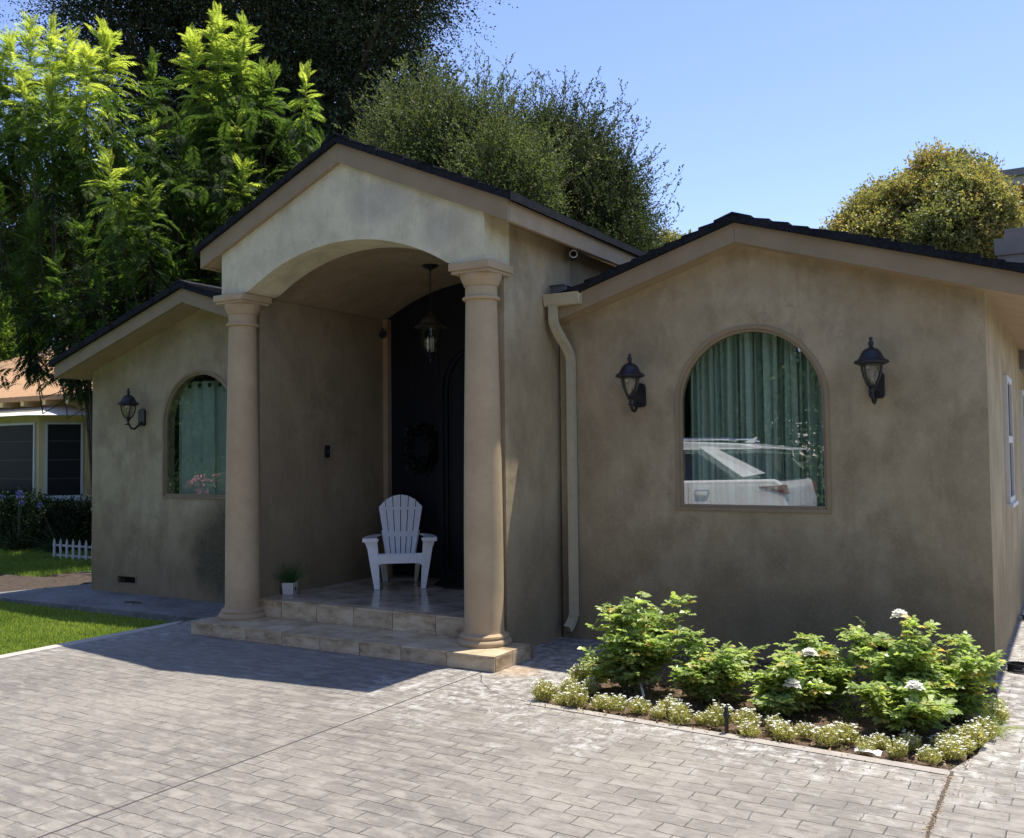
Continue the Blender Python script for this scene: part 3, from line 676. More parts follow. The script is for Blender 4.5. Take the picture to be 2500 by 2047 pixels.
# --- steps: travertine tiles on a core
def tile_box(mb, tones, a, b, bev=.003):
    n0 = len(mb.v); mb.box(a,b,bev); tones += [random.random()]*(len(mb.v)-n0)
def build_tones(mb, tones, name, mat, parent):
    o = mb.build(name, mat, None); me = o.data
    at_ = me.color_attributes.new('tone','FLOAT_COLOR','POINT')
    for i,t_ in enumerate(tones[:len(me.vertices)]): at_.data[i].color = (t_, (t_*7.3)%1, (t_*3.7)%1, 1)
    o.parent = parent; return o
steps = empty('porch_steps',(0,0,0)); steps.parent = house; steps.matrix_parent_inverse = Matrix.Translation((5.4,-7.45,0))
SX0,SX1,SY = -7.0,-3.735,5.99
mb = MB(); mb.box((SX0+.012,SY+.012,-.1),(SX1-.012,6.6,.106)); mb.box((-6.68,6.50,.0),(-4.16,8.46,.262)); sub(mb,'step_core',M['grout'],steps)
mb = MB(); tones = []
x = SX0; cuts = [SX0,-6.72,-6.30,-5.87,-5.44,-5.02,-4.60,-4.17,SX1]
for a_,b_ in zip(cuts[:-1],cuts[1:]):
    tile_box(mb,tones,(a_+.003,SY,.002),(b_-.003,SY+.012,.103))
    tile_box(mb,tones,(a_+.003,SY-.004,.104),(b_-.003,SY+.27,.117)); tile_box(mb,tones,(a_+.003,SY+.274,.104),(b_-.003,6.515,.117))
for yy,y2 in ((SY+.013,6.25),(6.25,6.525)): tile_box(mb,tones,(SX1-.012,yy+.003,.002),(SX1,y2-.003,.103)); tile_box(mb,tones,(SX0,yy+.003,.002),(SX0+.012,y2-.003,.103))
build_tones(mb,tones,'lower_step_tiles',M['trav'],steps)
mb = MB(); tones = []; cuts = [-6.70,-6.36,-5.93,-5.50,-5.07,-4.62,-4.17]
for a_,b_ in zip(cuts[:-1],cuts[1:]):
    tile_box(mb,tones,(a_+.003,6.488,.118),(b_-.003,6.50,.262)); tile_box(mb,tones,(a_+.003,6.484,.263),(b_-.003,6.60,.281))
build_tones(mb,tones,'upper_step_tiles',M['trav'],steps)
mb = MB(); mb.box((-6.68,6.602,.262),(-4.17,8.468,.2795)); sub(mb,'porch_floor',M['porchfloor'],steps)
# --- gutter end and downspout
dn = empty('downspout',(0,0,0)); dn.parent = house; dn.matrix_parent_inverse = Matrix.Translation((5.4,-7.45,0))
mb = MB(); gx0,gx1 = -3.94,-3.60; y0,y1 = 7.165,7.246
prof = [(y0+.022,2.885),(y1,2.885),(y1,2.98),(y1-.006,2.98),(y1-.006,2.891),(y0+.027,2.891),(y0+.012,2.93),(y0+.010,2.972),(y0-.008,2.985),(y0-.006,2.975),(y0+.002,2.965),(y0+.004,2.925)]
mb.prism(prof,0,gx0,gx1); mb.box((gx1-.006,y0+.014,2.893),(gx1-.001,y1-.008,2.972)); mb.box((gx0+.001,y0+.014,2.893),(gx0+.006,y1-.008,2.972)); sub(mb,'gutter',M['gutter'],dn)
mb = MB()
def rect_pipe(pts, wx, wy):
    vs = []; fs = []
    for i,p in enumerate(pts):
        p = Vector(p); t_ = (Vector(pts[min(i+1,len(pts)-1)])-Vector(pts[max(i-1,0)])).normalized()
        sx = Vector((1,0,0)); sx = (sx-t_*sx.dot(t_)).normalized(); sy = t_.cross(sx)
        for a_,b_ in ((-1,-1),(-.7,-1.08),(.7,-1.08),(1,-1),(1.0,1),(-1.0,1)): vs.append(p+sx*wx*a_*.5+sy*wy*b_*.5)
    for i in range(len(pts)-1):
        for k in range(6): fs.append((i*6+k,i*6+(k+1)%6,(i+1)*6+(k+1)%6,(i+1)*6+k))
    mb.add(vs,fs)
xs_ = -3.862; xb = -3.80; yp = 7.405
pts = [(xs_,7.205,2.89),(xs_,7.205,2.80)]
for k in range(1,13):
    u = k/12; e_ = u*u*(3-2*u); rib = .0
    pts.append((xs_+(xb-xs_)*e_, 7.205+(yp-7.205)*e_, 2.78-.36*u))
pts += [(xb,yp,2.39),(xb,yp,1.2),(xb,yp,.22)]
for k in range(1,7):
    a_ = k/6*R(62); pts.append((xb-.006*k, yp-.11*(1-math.cos(a_))-.0, .22-.14*math.sin(a_)))
rect_pipe(pts,.070,.055)
for zz in (2.385,.215,1.75): mb.box((xb-.038,yp-.033,zz-.012),(xb+.038,yp+.033,zz+.002))
sub(mb,'pipe',M['gutter'],dn)
mb = MB(); mb.box((-3.948,7.33,3.02),(-3.80,7.34,3.085)); mb.box((-3.948,7.30,3.084),(-3.80,7.60,3.09)); HB(mb,'roof_flashing',simple('flashing_metal',(.20,.21,.23),.5,metal=.3,nscale=10))

# ------------------------------------------------------------------ THINGS ON THE HOUSE
M['bulbglass'] = simple('bulb_glass',(.30,.29,.26),.1)
def lantern(x, label):
    """wall lantern; origin on the wall"""
    o = empty('wall_lantern',(x,RY,2.1),0,label,'wall lantern','wall lanterns beside the arched windows')
    if hasattr(lantern,'proto'):
        for ch in lantern.proto.children: copy_tree(ch, o)
        return o
    lantern.proto = o
    mb = MB(); pr = [(-.055,-.085),(-.04,-.105),(.04,-.105),(.055,-.085),(.055,.065),(.04,.09),(0,.10),(-.04,.09),(-.055,.065)]
    mb.prism(pr,1,-.028,-.001); sub(mb,'back_plate',M['black'],o)
    mb = MB(); Y = -.205
    mb.tube([(0,-.02,-.06),(0,-.07,-.105),(0,-.12,-.145),(0,-.165,-.135),(0,Y,-.075),(0,Y,-.045)],[.013,.013,.012,.012,.013,.012],10)
    mb.tube([(0,Y,-.075),(0,Y-.02,-.095),(0,Y-.045,-.092)],[.011,.009,.004],8); mb.lathe([(.008,-.052),(.02,-.05),(.026,-.04),(.02,-.032),(.03,-.026),(.034,-.018)],(0,Y,0),16); sub(mb,'bracket',M['black'],o,True)
    mb = MB()   # cage ribs
    ribp = [(.034,-.018),(.052,.01),(.070,.05),(.081,.10),(.084,.135)]
    for k in range(4):
        a = pi/4+.35+k*pi/2; ca,sa = math.cos(a),math.sin(a)
        for (r0,z0),(r1,z1) in zip(ribp[:-1],ribp[1:]): mb.tube([(r0*ca,Y+r0*sa,z0),(r1*ca,Y+r1*sa,z1)],.0075,6)
    mb.tube([(.083*math.cos(k*pi/12),Y+.083*math.sin(k*pi/12),.131) for k in range(25)],.006,6); mb.lathe([(.034,-.02),(.036,-.012),(.034,-.004)],(0,Y,0),14); sub(mb,'cage',M['black'],o)
    mb = MB(); mb.lathe([(.030,-.016),(.048,.01),(.066,.05),(.077,.10),(.080,.135)],(0,Y,0),20); sub(mb,'glass_shade',M['lampglass'],o,True)
    mb = MB(); mb.lathe([(.008,.0),(.012,.02),(.012,.05),(.018,.07),(.014,.095),(.004,.11)],(0,Y,0),10); sub(mb,'bulb',M['bulbglass'],o,True)
    mb = MB(); mb.lathe([(.08,.128),(.100,.134),(.121,.142),(.123,.147),(.116,.156),(.100,.168),(.088,.178),(.084,.185),(.078,.198),(.066,.222),(.048,.242),(.024,.252),(.014,.262),(.012,.268)],(0,Y,0),28)
    for k in range(8):
        a = k*pi/4+.2; mb.lathe([(.003,.148),(.006,.154),(.003,.166)],(.112*math.cos(a),Y+.112*math.sin(a),0),6)
    sub(mb,'cap',M['black'],o,True)
    mb = MB(); mb.lathe([(.012,.266),(.018,.275),(.020,.290),(.013,.304),(.009,.309),(.014,.317),(.014,.324),(.006,.334)],(0,Y,0),12); sub(mb,'finial',M['black'],o,True)
    return o
lantern(-9.54,'black wall lantern left of the arched window with the green curtain')
lantern(-3.17,'black wall lantern between the downspout and the large arched window')
lantern(-1.27,'black wall lantern right of the large arched window near the house corner')
# hanging lantern
hl = empty('hanging_lantern',(-5.41,7.55,3.47),0,'dark lantern hanging on a chain from the vaulted porch ceiling','pendant lantern')
mb = MB(); mb.lathe([(.078,0),(.078,-.008),(.06,-.022),(.03,-.036),(.012,-.042),(.008,-.055)],n=20); sub(mb,'canopy',M['black'],hl,True)
mb = MB()
for k in range(10):
    z = -.06-k*.039; pp = []
    for q in range(13):
        a = q/12*2*pi; u = .010*math.cos(a); v = .024*math.sin(a); pp.append((u,0,z-.02+v) if k%2 else (0,u,z-.02+v))
    mb.tube(pp,.003,5)
sub(mb,'chain',M['black'],hl)
gm = simple('lantern_bronze',(.05,.046,.035),.5,nscale=30,var=.2)
mb = MB(); mb.lathe([(.010,-.455),(.022,-.47),(.03,-.49),(.055,-.505),(.085,-.53),(.100,-.56),(.105,-.575),(.135,-.59),(.165,-.612),(.150,-.616),(.09,-.612)],n=28); sub(mb,'cap',gm,hl,True)
mb = MB(); mb.lathe([(.095,-.616),(.100,-.70),(.085,-.80),(.05,-.865),(.03,-.88)],n=22); sub(mb,'glass_shade',M['lampglass'],hl,True)
mb = MB()
for k in range(6):
    a = k*pi/3; pp = [(r_*math.cos(a),r_*math.sin(a),z_) for r_,z_ in ((.099,-.616),(.104,-.70),(.089,-.80),(.054,-.865),(.03,-.885))]; mb.tube(pp,.005,5)
mb.lathe([(.04,-.865),(.05,-.88),(.03,-.90),(.014,-.915),(.02,-.93),(.012,-.945),(.002,-.96)],n=16); sub(mb,'cage',M['black'],hl,True)
mb = MB()
for k in range(3):
    a = k*2*pi/3; mb.lathe([(.010,-.85),(.010,-.76),(.013,-.74),(.004,-.70)],(.03*math.cos(a),.03*math.sin(a),0),8)
sub(mb,'candle_bulbs',M['white_trim'],hl,True)
# doorbell
db = empty('video_doorbell',(-6.68,7.46,1.66),0,'small black upright doorbell on the left porch wall','doorbell')
mb = MB(); mb.box((.001,-.028,-.062),(.028,.028,.062),.006); sub(mb,'housing',M['black'],db)
mb = MB(); mb.m = Matrix.Rotation(pi/2,4,'Y'); mb.lathe([(.014,.028),(.014,.031),(.006,.031)],n=14); sub(mb,'button',simple('grey_button',(.08,.09,.11),.3),db,True)
# cameras
def cam_thing(loc, rz, label, ringmat):
    o = empty('security_camera',loc,rz,label,'security camera')
    mb = MB(); mb.lathe([(.028,.0),(.028,.012),(.010,.016),(.010,.05)],n=14); mb.m = Matrix.Translation((0,0,.0)); sub(mb,'mount',M['black'],o,True)
    mb = MB(); mb.m = Matrix.Translation((0,-.02,-.028)) @ Matrix.Rotation(R(84),4,'X'); mb.lathe([(.030,-.06),(.036,-.04),(.037,.05),(.034,.056)],n=22); sub(mb,'housing',M['black'],o,True)
    mb = MB(); mb.m = Matrix.Translation((0,-.02,-.028)) @ Matrix.Rotation(R(84),4,'X'); prof=[(.030,.0565),(.037,.0565),(.038,.062),(.035,.064),(.029,.062)]
    n=24; vs=[];fs=[]
    for r_,z_ in prof:
        for k in range(n): vs.append((r_*math.cos(2*pi*k/n),r_*math.sin(2*pi*k/n),z_))
    for i in range(len(prof)):
        for k in range(n): fs.append((i*n+k,i*n+(k+1)%n,((i+1)%len(prof))*n+(k+1)%n,((i+1)%len(prof))*n+k))
    mb.add(vs,fs); sub(mb,'lens_ring',ringmat,o,True)
    mb = MB(); mb.m = Matrix.Translation((0,-.02,-.028)) @ Matrix.Rotation(R(84),4,'X'); mb.lathe([(.012,.0565),(.012,.060),(.004,.061)],n=14); sub(mb,'lens',M['dark_glass'],o,True)
    return o
cam_thing((-3.87,7.62,3.42), R(27), 'black security camera with a white ring under the sunlit eave of the porch', simple('white_ring',(.85,.85,.85),.4))
cam_thing((-6.60,8.30,2.98), R(45), 'small dark security camera at the back corner of the porch wall', M['black'])
# wreath
wr = Leaves(); n = 700; a = rng.uniform(0,2*pi,n); rr_ = .17+rng.normal(0,.03,n)
P = np.stack([-6.19+rr_*np.cos(a), 8.44+rng.normal(0,.012,n), 1.69+rr_*np.sin(a)*1.15],1)
wr.add(P, np.stack([np.cos(a+rng.normal(0,.8,n)),rng.normal(-.4,.3,n),np.sin(a+rng.normal(0,.8,n))],1), rdir(n), rng.uniform(.04,.08,n), .025, rng.uniform(0,1,n))
tag(wr.build('wreath',M['wreath']),'dark leafy wreath on the navy panel behind the porch chair','wreath')
# door mat
mb = MB(); pts = [( -5.30+.52*math.cos(a_), 8.32-.50*math.sin(a_)) for a_ in [pi*k/28 for k in range(29)]]; mb.prism(pts,2,.2805,.292)
tag(mb.build('door_mat',M['rubber']),'dark half round mat on the porch floor before the door','door mat')
mb = MB(); mb.m = Matrix.Translation((-6.25,8.20,.2815)) @ Matrix.Rotation(.5,4,'Z') @ Matrix.Rotation(.02,4,'X'); mb.box((-.14,-.06,0),(.14,.06,.006)); mb.box((-.10,-.04,.0065),(.12,.07,.012))
tag(mb.build('newspaper',simple('old_paper',(.3,.3,.29),.8,nscale=30,var=.2)),'flat papers lying on the porch floor behind the white chair','papers')
# curtains
def curtain(name, x0,x1,z0,z1,y, folds, label, seed, gaps=(), tabs=False):
    rnd = random.Random(seed); mb = MB(); n = folds*10; prof = []
    ph = 0
    for i in range(n+1):
        u = i/n; x = x0+(x1-x0)*u; ph += 2*pi*folds/n*rnd.uniform(.55,1.45)
        tw = 2/pi*math.asin(math.sin(ph)); prof.append((x+.016*math.sin(ph*1.7)+.018*math.sin(ph*2), y+.075*tw+.012*math.sin(ph*2.3+1)))
    rows = 8; vs = []; fs = []
    for j in range(rows+1):
        z = z0+(z1-z0)*j/rows
        for i,(px_,py_) in enumerate(prof): vs.append((px_+.006*math.sin(z*2+i*.3), py_+.008*math.sin(z*1.3+i*.21), z))
    for j in range(rows):
        for i in range(n): fs.append((j*(n+1)+i,j*(n+1)+i+1,(j+1)*(n+1)+i+1,(j+1)*(n+1)+i))
    mb.add(vs,fs); root = empty(name,((x0+x1)/2,y,z0),0,label,'curtain')
    o = mb.build('fabric',M['curtain'],None,True,recalc=False); o.parent = root; o.matrix_parent_inverse = Matrix.Translation((-(x0+x1)/2,-y,-z0))
    if tabs:
        k = x0+.10
        while k < x1:
            mb = MB(); mb.m = Matrix.Translation((k,y-.045,z1-.05)) @ Matrix.Rotation(pi/2,4,'X'); mb.lathe([(.028,-.002),(.028,.004),(.012,.005)],n=14); k += .17
            o = mb.build('grommet',M['black'],None,True); o.parent = root; o.matrix_parent_inverse = Matrix.Translation((-(x0+x1)/2,-y,-z0))
    return root
curtain('curtain',-2.80,-1.62,1.0,2.64,7.66,22,'pale green pleated curtain filling the large arched window',5)
curtain('curtain',-9.20,-7.7,1.0,2.50,7.66,8,'pale green curtain with dark grommets in the arched window behind the left column',8,tabs=True)

# ------------------------------------------------------------------ ADIRONDACK CHAIR
ch = empty('adirondack_chair',(-6.02,7.84,.2805),R(36.7),'white plastic slatted adirondack chair standing on the porch','chair')
# local frame: front is -Y, width along X
def P2(mb, quad, t, nrm=None):
    """quad: 4 points CCW, thickened along its normal"""
    q = [Vector(p) for p in quad]; n_ = (q[1]-q[0]).cross(q[3]-q[0]).normalized()*t
    vs = q+[p+n_ for p in q]; mb.add(vs,[(0,1,2,3),(7,6,5,4),(0,4,5,1),(1,5,6,2),(2,6,7,3),(3,7,4,0)])
by0,by1 = .16,.44   # back leans from (y=.16,z=.30) to (y=.40,z=.94)
def bp(x,s): # point on the back plane, s = height z
    u = (s-.30)/.64; return (x, .14+.27*u, s)
for i in range(6):
    mb = MB(); c0 = (i-2.5)
    xb0 = c0*.050; xt0 = c0*.089; wb = .0205; wt = .0400
    top = .945-.0155*c0*c0-.004
    def xl_(s): u = (s-.27)/.66; return xb0+(xt0-xb0)*u
    def hw(s): u = (s-.27)/.66; return wb+(wt-wb)*u
    zt_in = .945-.0155*(abs(c0)-.42)**2; zt_out = .945-.0155*(abs(c0)+.42)**2
    zl,zr = (zt_out,zt_in) if c0 < 0 else (zt_in,zt_out)
    steps_ = [.29,.45,.60,.75]
    for s0,s1 in zip(steps_[:-1],steps_[1:]):
        P2(mb,[bp(xl_(s0)-hw(s0),s0),bp(xl_(s0)+hw(s0),s0),bp(xl_(s1)+hw(s1),s1),bp(xl_(s1)-hw(s1),s1)],-.014)
    P2(mb,[bp(xl_(.75)-hw(.75),.75),bp(xl_(.75)+hw(.75),.75),bp(xl_(zr)+hw(zr),zr),bp(xl_(zl)-hw(zl),zl)],-.014)
    o = sub(mb,'back_slat',M['chair'],ch)
mb = MB()
def hwd(z): return .150+(z-.3)*.19
for z0_,z1_,off in ((.50,.55,.015),):
    P2(mb,[(-hwd(z0_),bp(0,z0_)[1]+off,z0_),(hwd(z0_),bp(0,z0_)[1]+off,z0_),(hwd(z1_),bp(0,z1_)[1]+off,z1_),(-hwd(z1_),bp(0,z1_)[1]+off,z1_)],-.012)
for s_ in (-1,1):
    for (za,zb_) in ((.30,.56),):
        x_a,x_b = hwd(za)*s_,hwd(zb_)*s_
        P2(mb,[(x_a-.012,bp(0,za)[1]+.03,za),(x_a+.012,bp(0,za)[1]+.03,za),(x_b+.012,bp(0,zb_)[1]+.03,zb_),(x_b-.012,bp(0,zb_)[1]+.03,zb_)],-.045)
sub(mb,'back_brace',M['chair'],ch); mb = MB(); P2(mb,[(-.19,bp(0,.785)[1]+.015,.785),(.19,bp(0,.785)[1]+.015,.785),(.19,bp(0,.81)[1]+.015,.81),(-.19,bp(0,.81)[1]+.015,.81)],-.012)
sub(mb,'back_brace',M['chair'],ch)
mb = MB()   # seat: curved slats, front roll
seatp = [(-.285,.318),(-.295,.345),(-.275,.362),(-.20,.352),(-.08,.325),(.05,.298),(.16,.285)]
for (ya,za),(yb_,zb_) in zip(seatp[:-1],seatp[1:]):
    wa = .255-.07*max(0,(ya+.28)/.44); wb_ = .255-.07*max(0,(yb_+.28)/.44)
    P2(mb,[(-wa,ya,za),(wa,ya,za),(wb_,yb_,zb_),(-wb_,yb_,zb_)],-.014)
sub(mb,'seat',M['chair'],ch)
mb = MB()   # apron with curved lower corners
xs = [-.275+.55*k/24 for k in range(25)]; low = []
for x in xs:
    d_ = min(x+.275,.275-x); low.append(.262-(.0 if d_ > .09 else .105*(1-d_/.09)**2))
pts = [(x,z) for x,z in zip(xs,low)]+[(.255,.345),(-.255,.345)]
mb.prism(pts,1,-.302,-.290); sub(mb,'apron',M['chair'],ch)
for s_ in (-1,1):
    mb = MB()  # front leg: broad tapered post
    def T(z): u = z/.51; return (s_*(.243+.055*u), .030+.022*u)
    zs = [0,.03,.15,.30,.42,.49,.515]; hw_ = [.026,.027,.036,.045,.052,.062,.085]
    for i in range(len(zs)-1):
        (c0,_),(c1,_) = T(zs[i]),T(zs[i+1]); a0,a1 = hw_[i],hw_[i+1]
        ca,cb = c0+s_*.0,c1+s_*(.0 if i<4 else .01)
        P2(mb,[(ca-a0,-.305,zs[i]),(ca+a0,-.305,zs[i]),(cb+a1,-.305,zs[i+1]),(cb-a1,-.305,zs[i+1])],-.014)
        xo = ca-s_*a0*.98; xo1 = cb-s_*a1*.98
        q = [(xo,-.30,zs[i]),(xo,-.24-.05*zs[i],zs[i]),(xo1,-.24-.05*zs[i+1],zs[i+1]),(xo1,-.30,zs[i+1])]
        P2(mb,q,.008)
    sub(mb,'front_leg',M['chair'],ch)
    mb = MB(); P2(mb,[(s_*.165-.02,.315,0),(s_*.165+.02,.315,0),(s_*.20+.028,.16,.30),(s_*.20-.028,.16,.30)],-.014)
    P2(mb,[(s_*.185,.31,0),(s_*.185,.27,0),(s_*.225,.10,.30),(s_*.225,.17,.30)],.010); sub(mb,'rear_leg',M['chair'],ch)
    mb = MB(); ap = [(.235,-.335),(.385,-.335),(.392,-.30),(.385,-.15),(.36,.02),(.31,.15),(.262,.23),(.215,.235),(.212,.21),(.245,.10),(.262,-.05),(.245,-.2)]
    ap = [(s_*x,y) for x,y in ap]; mb.prism(ap,2,.512,.526); mb.prism([(s_*x,y) for x,y in ((.232,-.337),(.388,-.337),(.388,-.325),(.232,-.325))],2,.488,.525)
    sub(mb,'armrest',M['chair'],ch)
ch.scale = (.95,.95,.965)
# ------------------------------------------------------------------ POT PLANT
pp_ = empty('potted_plant',(-6.585,6.83,.281),R(20),'grassy green plant in a small square white pot at the front of the porch','potted plant')
mb = MB(); 
b0,b1 = .052,.060
mb.add([(-b0,-b0,0),(b0,-b0,0),(b0,b0,0),(-b0,b0,0),(-b1,-b1,.115),(b1,-b1,.115),(b1,b1,.115),(-b1,b1,.115),(-.052,-.052,.115),(.052,-.052,.115),(.052,.052,.115),(-.052,.052,.115),(-.05,-.05,.09),(.05,-.05,.09),(.05,.05,.09),(-.05,.05,.09)],
 [(3,2,1,0),(0,1,5,4),(1,2,6,5),(2,3,7,6),(3,0,4,7),(4,5,9,8),(5,6,10,9),(6,7,11,10),(7,4,8,11),(8,9,13,12),(9,10,14,13),(10,11,15,14),(11,8,12,15),(12,13,14,15)])
o = sub(mb,'pot',M['pot'],pp_); bv = o.modifiers.new('b','BEVEL'); bv.width = .008; bv.segments = 3
mb = MB(); mb.m = Matrix.Translation((.0585,0,.055)) @ Matrix.Rotation(pi/2,4,'Y')
for k in range(6):
    a = k*pi/3; mb.lathe([(.007,0),(.007,.0015),(.003,.002)],(.011*math.cos(a),.013*math.sin(a),0),8)
mb.lathe([(.008,0),(.008,.002),(.003,.0025)],n=8); mb.box((.012,-.002,0),(.034,.002,.0015)); o = sub(mb,'painted_flower',M['potmark'],pp_)
Lv = Leaves(); n = 170
for k in range(n):
    a = random.uniform(0,2*pi); tl = random.uniform(.1,1.0); Lh = random.uniform(.16,.30); p = Vector((random.uniform(-.03,.03),random.uniform(-.03,.03),.09))
    d = Vector((math.cos(a)*tl,math.sin(a)*tl,1)).normalized()
    for s_ in range(5):
        Lv.add(np.array(p), np.array(d), np.array((-math.sin(a),math.cos(a),.2)), Lh/5*1.35, .007*(1-s_/6), random.random()); p = p+d*Lh/5; d = (d+Vector((math.cos(a)*.16*tl,math.sin(a)*.16*tl,-.16*tl))).normalized()
Lv.build('leaves',M['potgrass'],pp_)

# ------------------------------------------------------------------ FLOWER BED
def rose_bush(x, y, h, rad, seed, blooms, label, nstem=9, lean=(0,0), dens=1.0):
    rnd = random.Random(seed); root = empty('rose_bush',(x,y,-.01),0,label,'rose bush','rose bushes in the bed')
    st = MB(); Lv = Leaves(); tips = []
    def leaflet_cluster(p, d, size):
        """a compound leaf: five leaflets on a stalk"""
        side = Vector((-d.y,d.x,0)); side = side.normalized() if side.length > .01 else Vector((1,0,0))
        nrm = d.cross(side)*-1; nrm = nrm if nrm.z > 0 else -nrm
        tone = min(1,max(0,rnd.gauss(.45,.22)));
        if rnd.random() < .05: tone = rnd.uniform(.9,1)
        for s_,a_ in ((.35,1),(.35,-1),(.7,1),(.7,-1),(1,0)):
            q = p+d*size*1.7*s_; dd = (d*(.5 if a_ else 1)+side*a_).normalized()
            nn = (nrm+Vector((rnd.gauss(0,.35),rnd.gauss(0,.35),rnd.gauss(0,.25)))).normalized()
            Lv.add(np.array(q),np.array(dd),np.array(nn),size*rnd.uniform(1.1,1.75),size*rnd.uniform(.72,.98),tone+rnd.gauss(0,.06))
    for k in range(nstem):
        a = rnd.uniform(0,2*pi); tl = rnd.uniform(.05,1)**.7*rad/h*.95; L_ = h*rnd.uniform(.5,.95)*(1-.25*tl)*(1.22 if k%5 == 0 else 1)
        p = Vector((rnd.uniform(-.04,.04),rnd.uniform(-.04,.04),0)); d = Vector((math.cos(a)*tl*.6+lean[0],math.sin(a)*tl*.6+lean[1],1)).normalized(); pts = [p.copy()]
        ns = 9
        for i in range(ns):
            d = (d+Vector((rnd.gauss(0,.13)+math.cos(a)*tl*.12,rnd.gauss(0,.13)+math.sin(a)*tl*.12,.03))).normalized(); p = p+d*L_/ns; pts.append(p.copy())
            # side shoots with leaves
            if i >= (2 if k%3 else 1):
                for q in range(int(2.9*dens)):
                    aa = rnd.uniform(0,2*pi); sd_ = Vector((math.cos(aa),math.sin(aa),rnd.uniform(-.05,.75))).normalized(); sl = rnd.uniform(.05,.17)*(1.15-i/ns*.5)*(h/.6)
                    e_ = p+sd_*sl; st.tube([p,p.lerp(e_,.5)+Vector((0,0,.008)),e_],.0018,4)
                    m_ = rnd.randint(3,5)
                    for j in range(m_):
                        b_ = p.lerp(e_,(j+1)/m_); a3 = rnd.uniform(0,2*pi); ld = (sd_*.6+Vector((math.cos(a3),math.sin(a3),rnd.uniform(-.5,.35)))).normalized()
                        leaflet_cluster(b_,ld,rnd.uniform(.022,.034))
        st.tube(pts,[.007*(1-.75*i/len(pts)) for i in range(len(pts))],6); tips.append(pts[-1])
        for j in range(4):
            a3 = rnd.uniform(0,2*pi); leaflet_cluster(pts[-1],Vector((math.cos(a3),math.sin(a3),rnd.uniform(.1,.9))).normalized(),rnd.uniform(.02,.03))
    for (bx,by,bz) in blooms:
        pbase = Vector((bx-x,by-y,bz+.01)); near = min(tips,key=lambda t_: (t_-pbase).length); st.tube([Vector((0,0,.1)).lerp(near,.55),near.lerp(pbase,.5),pbase-Vector((0,0,.02))],[.004,.003,.0025],5)
        for j in range(5):
            a3 = rnd.uniform(0,2*pi); leaflet_cluster(pbase-Vector((0,0,.05+.02*j)),Vector((math.cos(a3),math.sin(a3),.3)).normalized(),.026)
    sub(st,'stems',M['stem_green'],root); Lv.build('leaves',M['roseleaf'],root,shape='oval')
    for (bx,by,bz) in blooms:
        Fl = Leaves(); c0 = np.array((bx-x,by-y,bz+.01)); 
        for ring,(cnt,el,ln) in enumerate(((7,.15,.040),(7,.55,.038),(6,.95,.033),(6,1.3,.028))):
            for k in range(cnt):
                a = 2*pi*k/cnt+ring*.5+rnd.gauss(0,.15); e_ = el+rnd.gauss(0,.1)
                Fl.add(c0+np.array((0,0,.004*ring)),np.array((math.cos(a)*math.cos(e_),math.sin(a)*math.cos(e_),math.sin(e_))),np.array((-math.cos(a)*math.sin(e_),-math.sin(a)*math.sin(e_),math.cos(e_))),ln*1.45,ln*1.5,rnd.random())
        Fl.build('bloom',M['petal'],root,fold=.25,shape='oval')
    return root
rose_bush(-2.66,5.95,.68,.54,1,[(-2.70,5.98,.525)],'tall rose bush at the left end of the bed with one white bloom',12,dens=1.5)
rose_bush(-2.08,5.98,.62,.56,2,[],'bushy rose without blooms second from the left in the bed',13,dens=1.6)
rose_bush(-1.63,5.90,.42,.50,3,[(-1.493,5.72,.215)],'low rose bush with one cream bloom in the middle of the bed',11,dens=1.5)
rose_bush(-1.42,6.20,.54,.48,4,[(-1.46,6.02,.345)],'rose bush with one white bloom close behind the low middle rose',10,dens=1.5)
rose_bush(-.93,5.86,.46,.54,5,[(-.802,5.62,.30)],'broad rose bush with yellowing leaves and one white bloom at the right of the bed',12,dens=1.7)
rose_bush(-.92,6.25,.70,.38,6,[(-.952,6.15,.60)],'tallest thin rose at the right with a white bloom on top',8,dens=1.2)
rose_bush(-.66,6.25,.50,.28,9,[],'small rose bush at the far right end by the house corner',8,dens=1.4)

def alyssum(seed):
    rnd = random.Random(seed); Lv = Leaves(); r_ = .066
    for k in range(300):
        a = rnd.uniform(0,2*pi); q = rnd.random()**.6; tx,ty = r_*q*math.cos(a),r_*q*math.sin(a); hh = .105*(1-.4*q*q)*rnd.uniform(.55,1.1)
        p = np.array((tx*.45,ty*.45,-.005)); e_ = np.array((tx,ty,hh)); d = e_-p; ln = np.linalg.norm(d); Lv.slot = 0
        for j in range(4):
            b_ = p+d*(.25+.2*j); Lv.add(b_, d/ln+np.array((rnd.gauss(0,.6),rnd.gauss(0,.6),rnd.gauss(.1,.3))), np.array((rnd.gauss(0,1),rnd.gauss(0,1),.5)), rnd.uniform(.013,.024), .0055, rnd.random())
        if k < 34:
            Lv.slot = 1
            for j in range(5):
                a3 = j*2*pi/5; Lv.add(e_+np.array((rnd.gauss(0,.002),rnd.gauss(0,.002),.006)), np.array((math.cos(a3),math.sin(a3),.35)), np.array((0,0,1)), .0085, .0085, rnd.random())
    return Lv.build('alyssum',[M['alyleaf'],M['alyflower']])
protos = [alyssum(s_) for s_ in (1,2,3)]
spots = []
for px_,py_ in [(-3.02,5.47),(-2.90,5.46),(-2.76,5.45),(-2.63,5.48),(-2.50,5.47),(-2.38,5.50),(-2.23,5.43),(-2.20,5.58),(-2.07,5.40),(-1.95,5.46),(-1.84,5.43),(-1.70,5.50),(-1.66,5.36),(-1.54,5.50),(-1.46,5.37),(-1.36,5.48),(-1.24,5.38),(-1.14,5.46),(-1.03,5.36),(-.95,5.46),(-.86,5.34),(-.80,5.48),(-.70,5.32)]: spots.append((px_,py_,'front'))
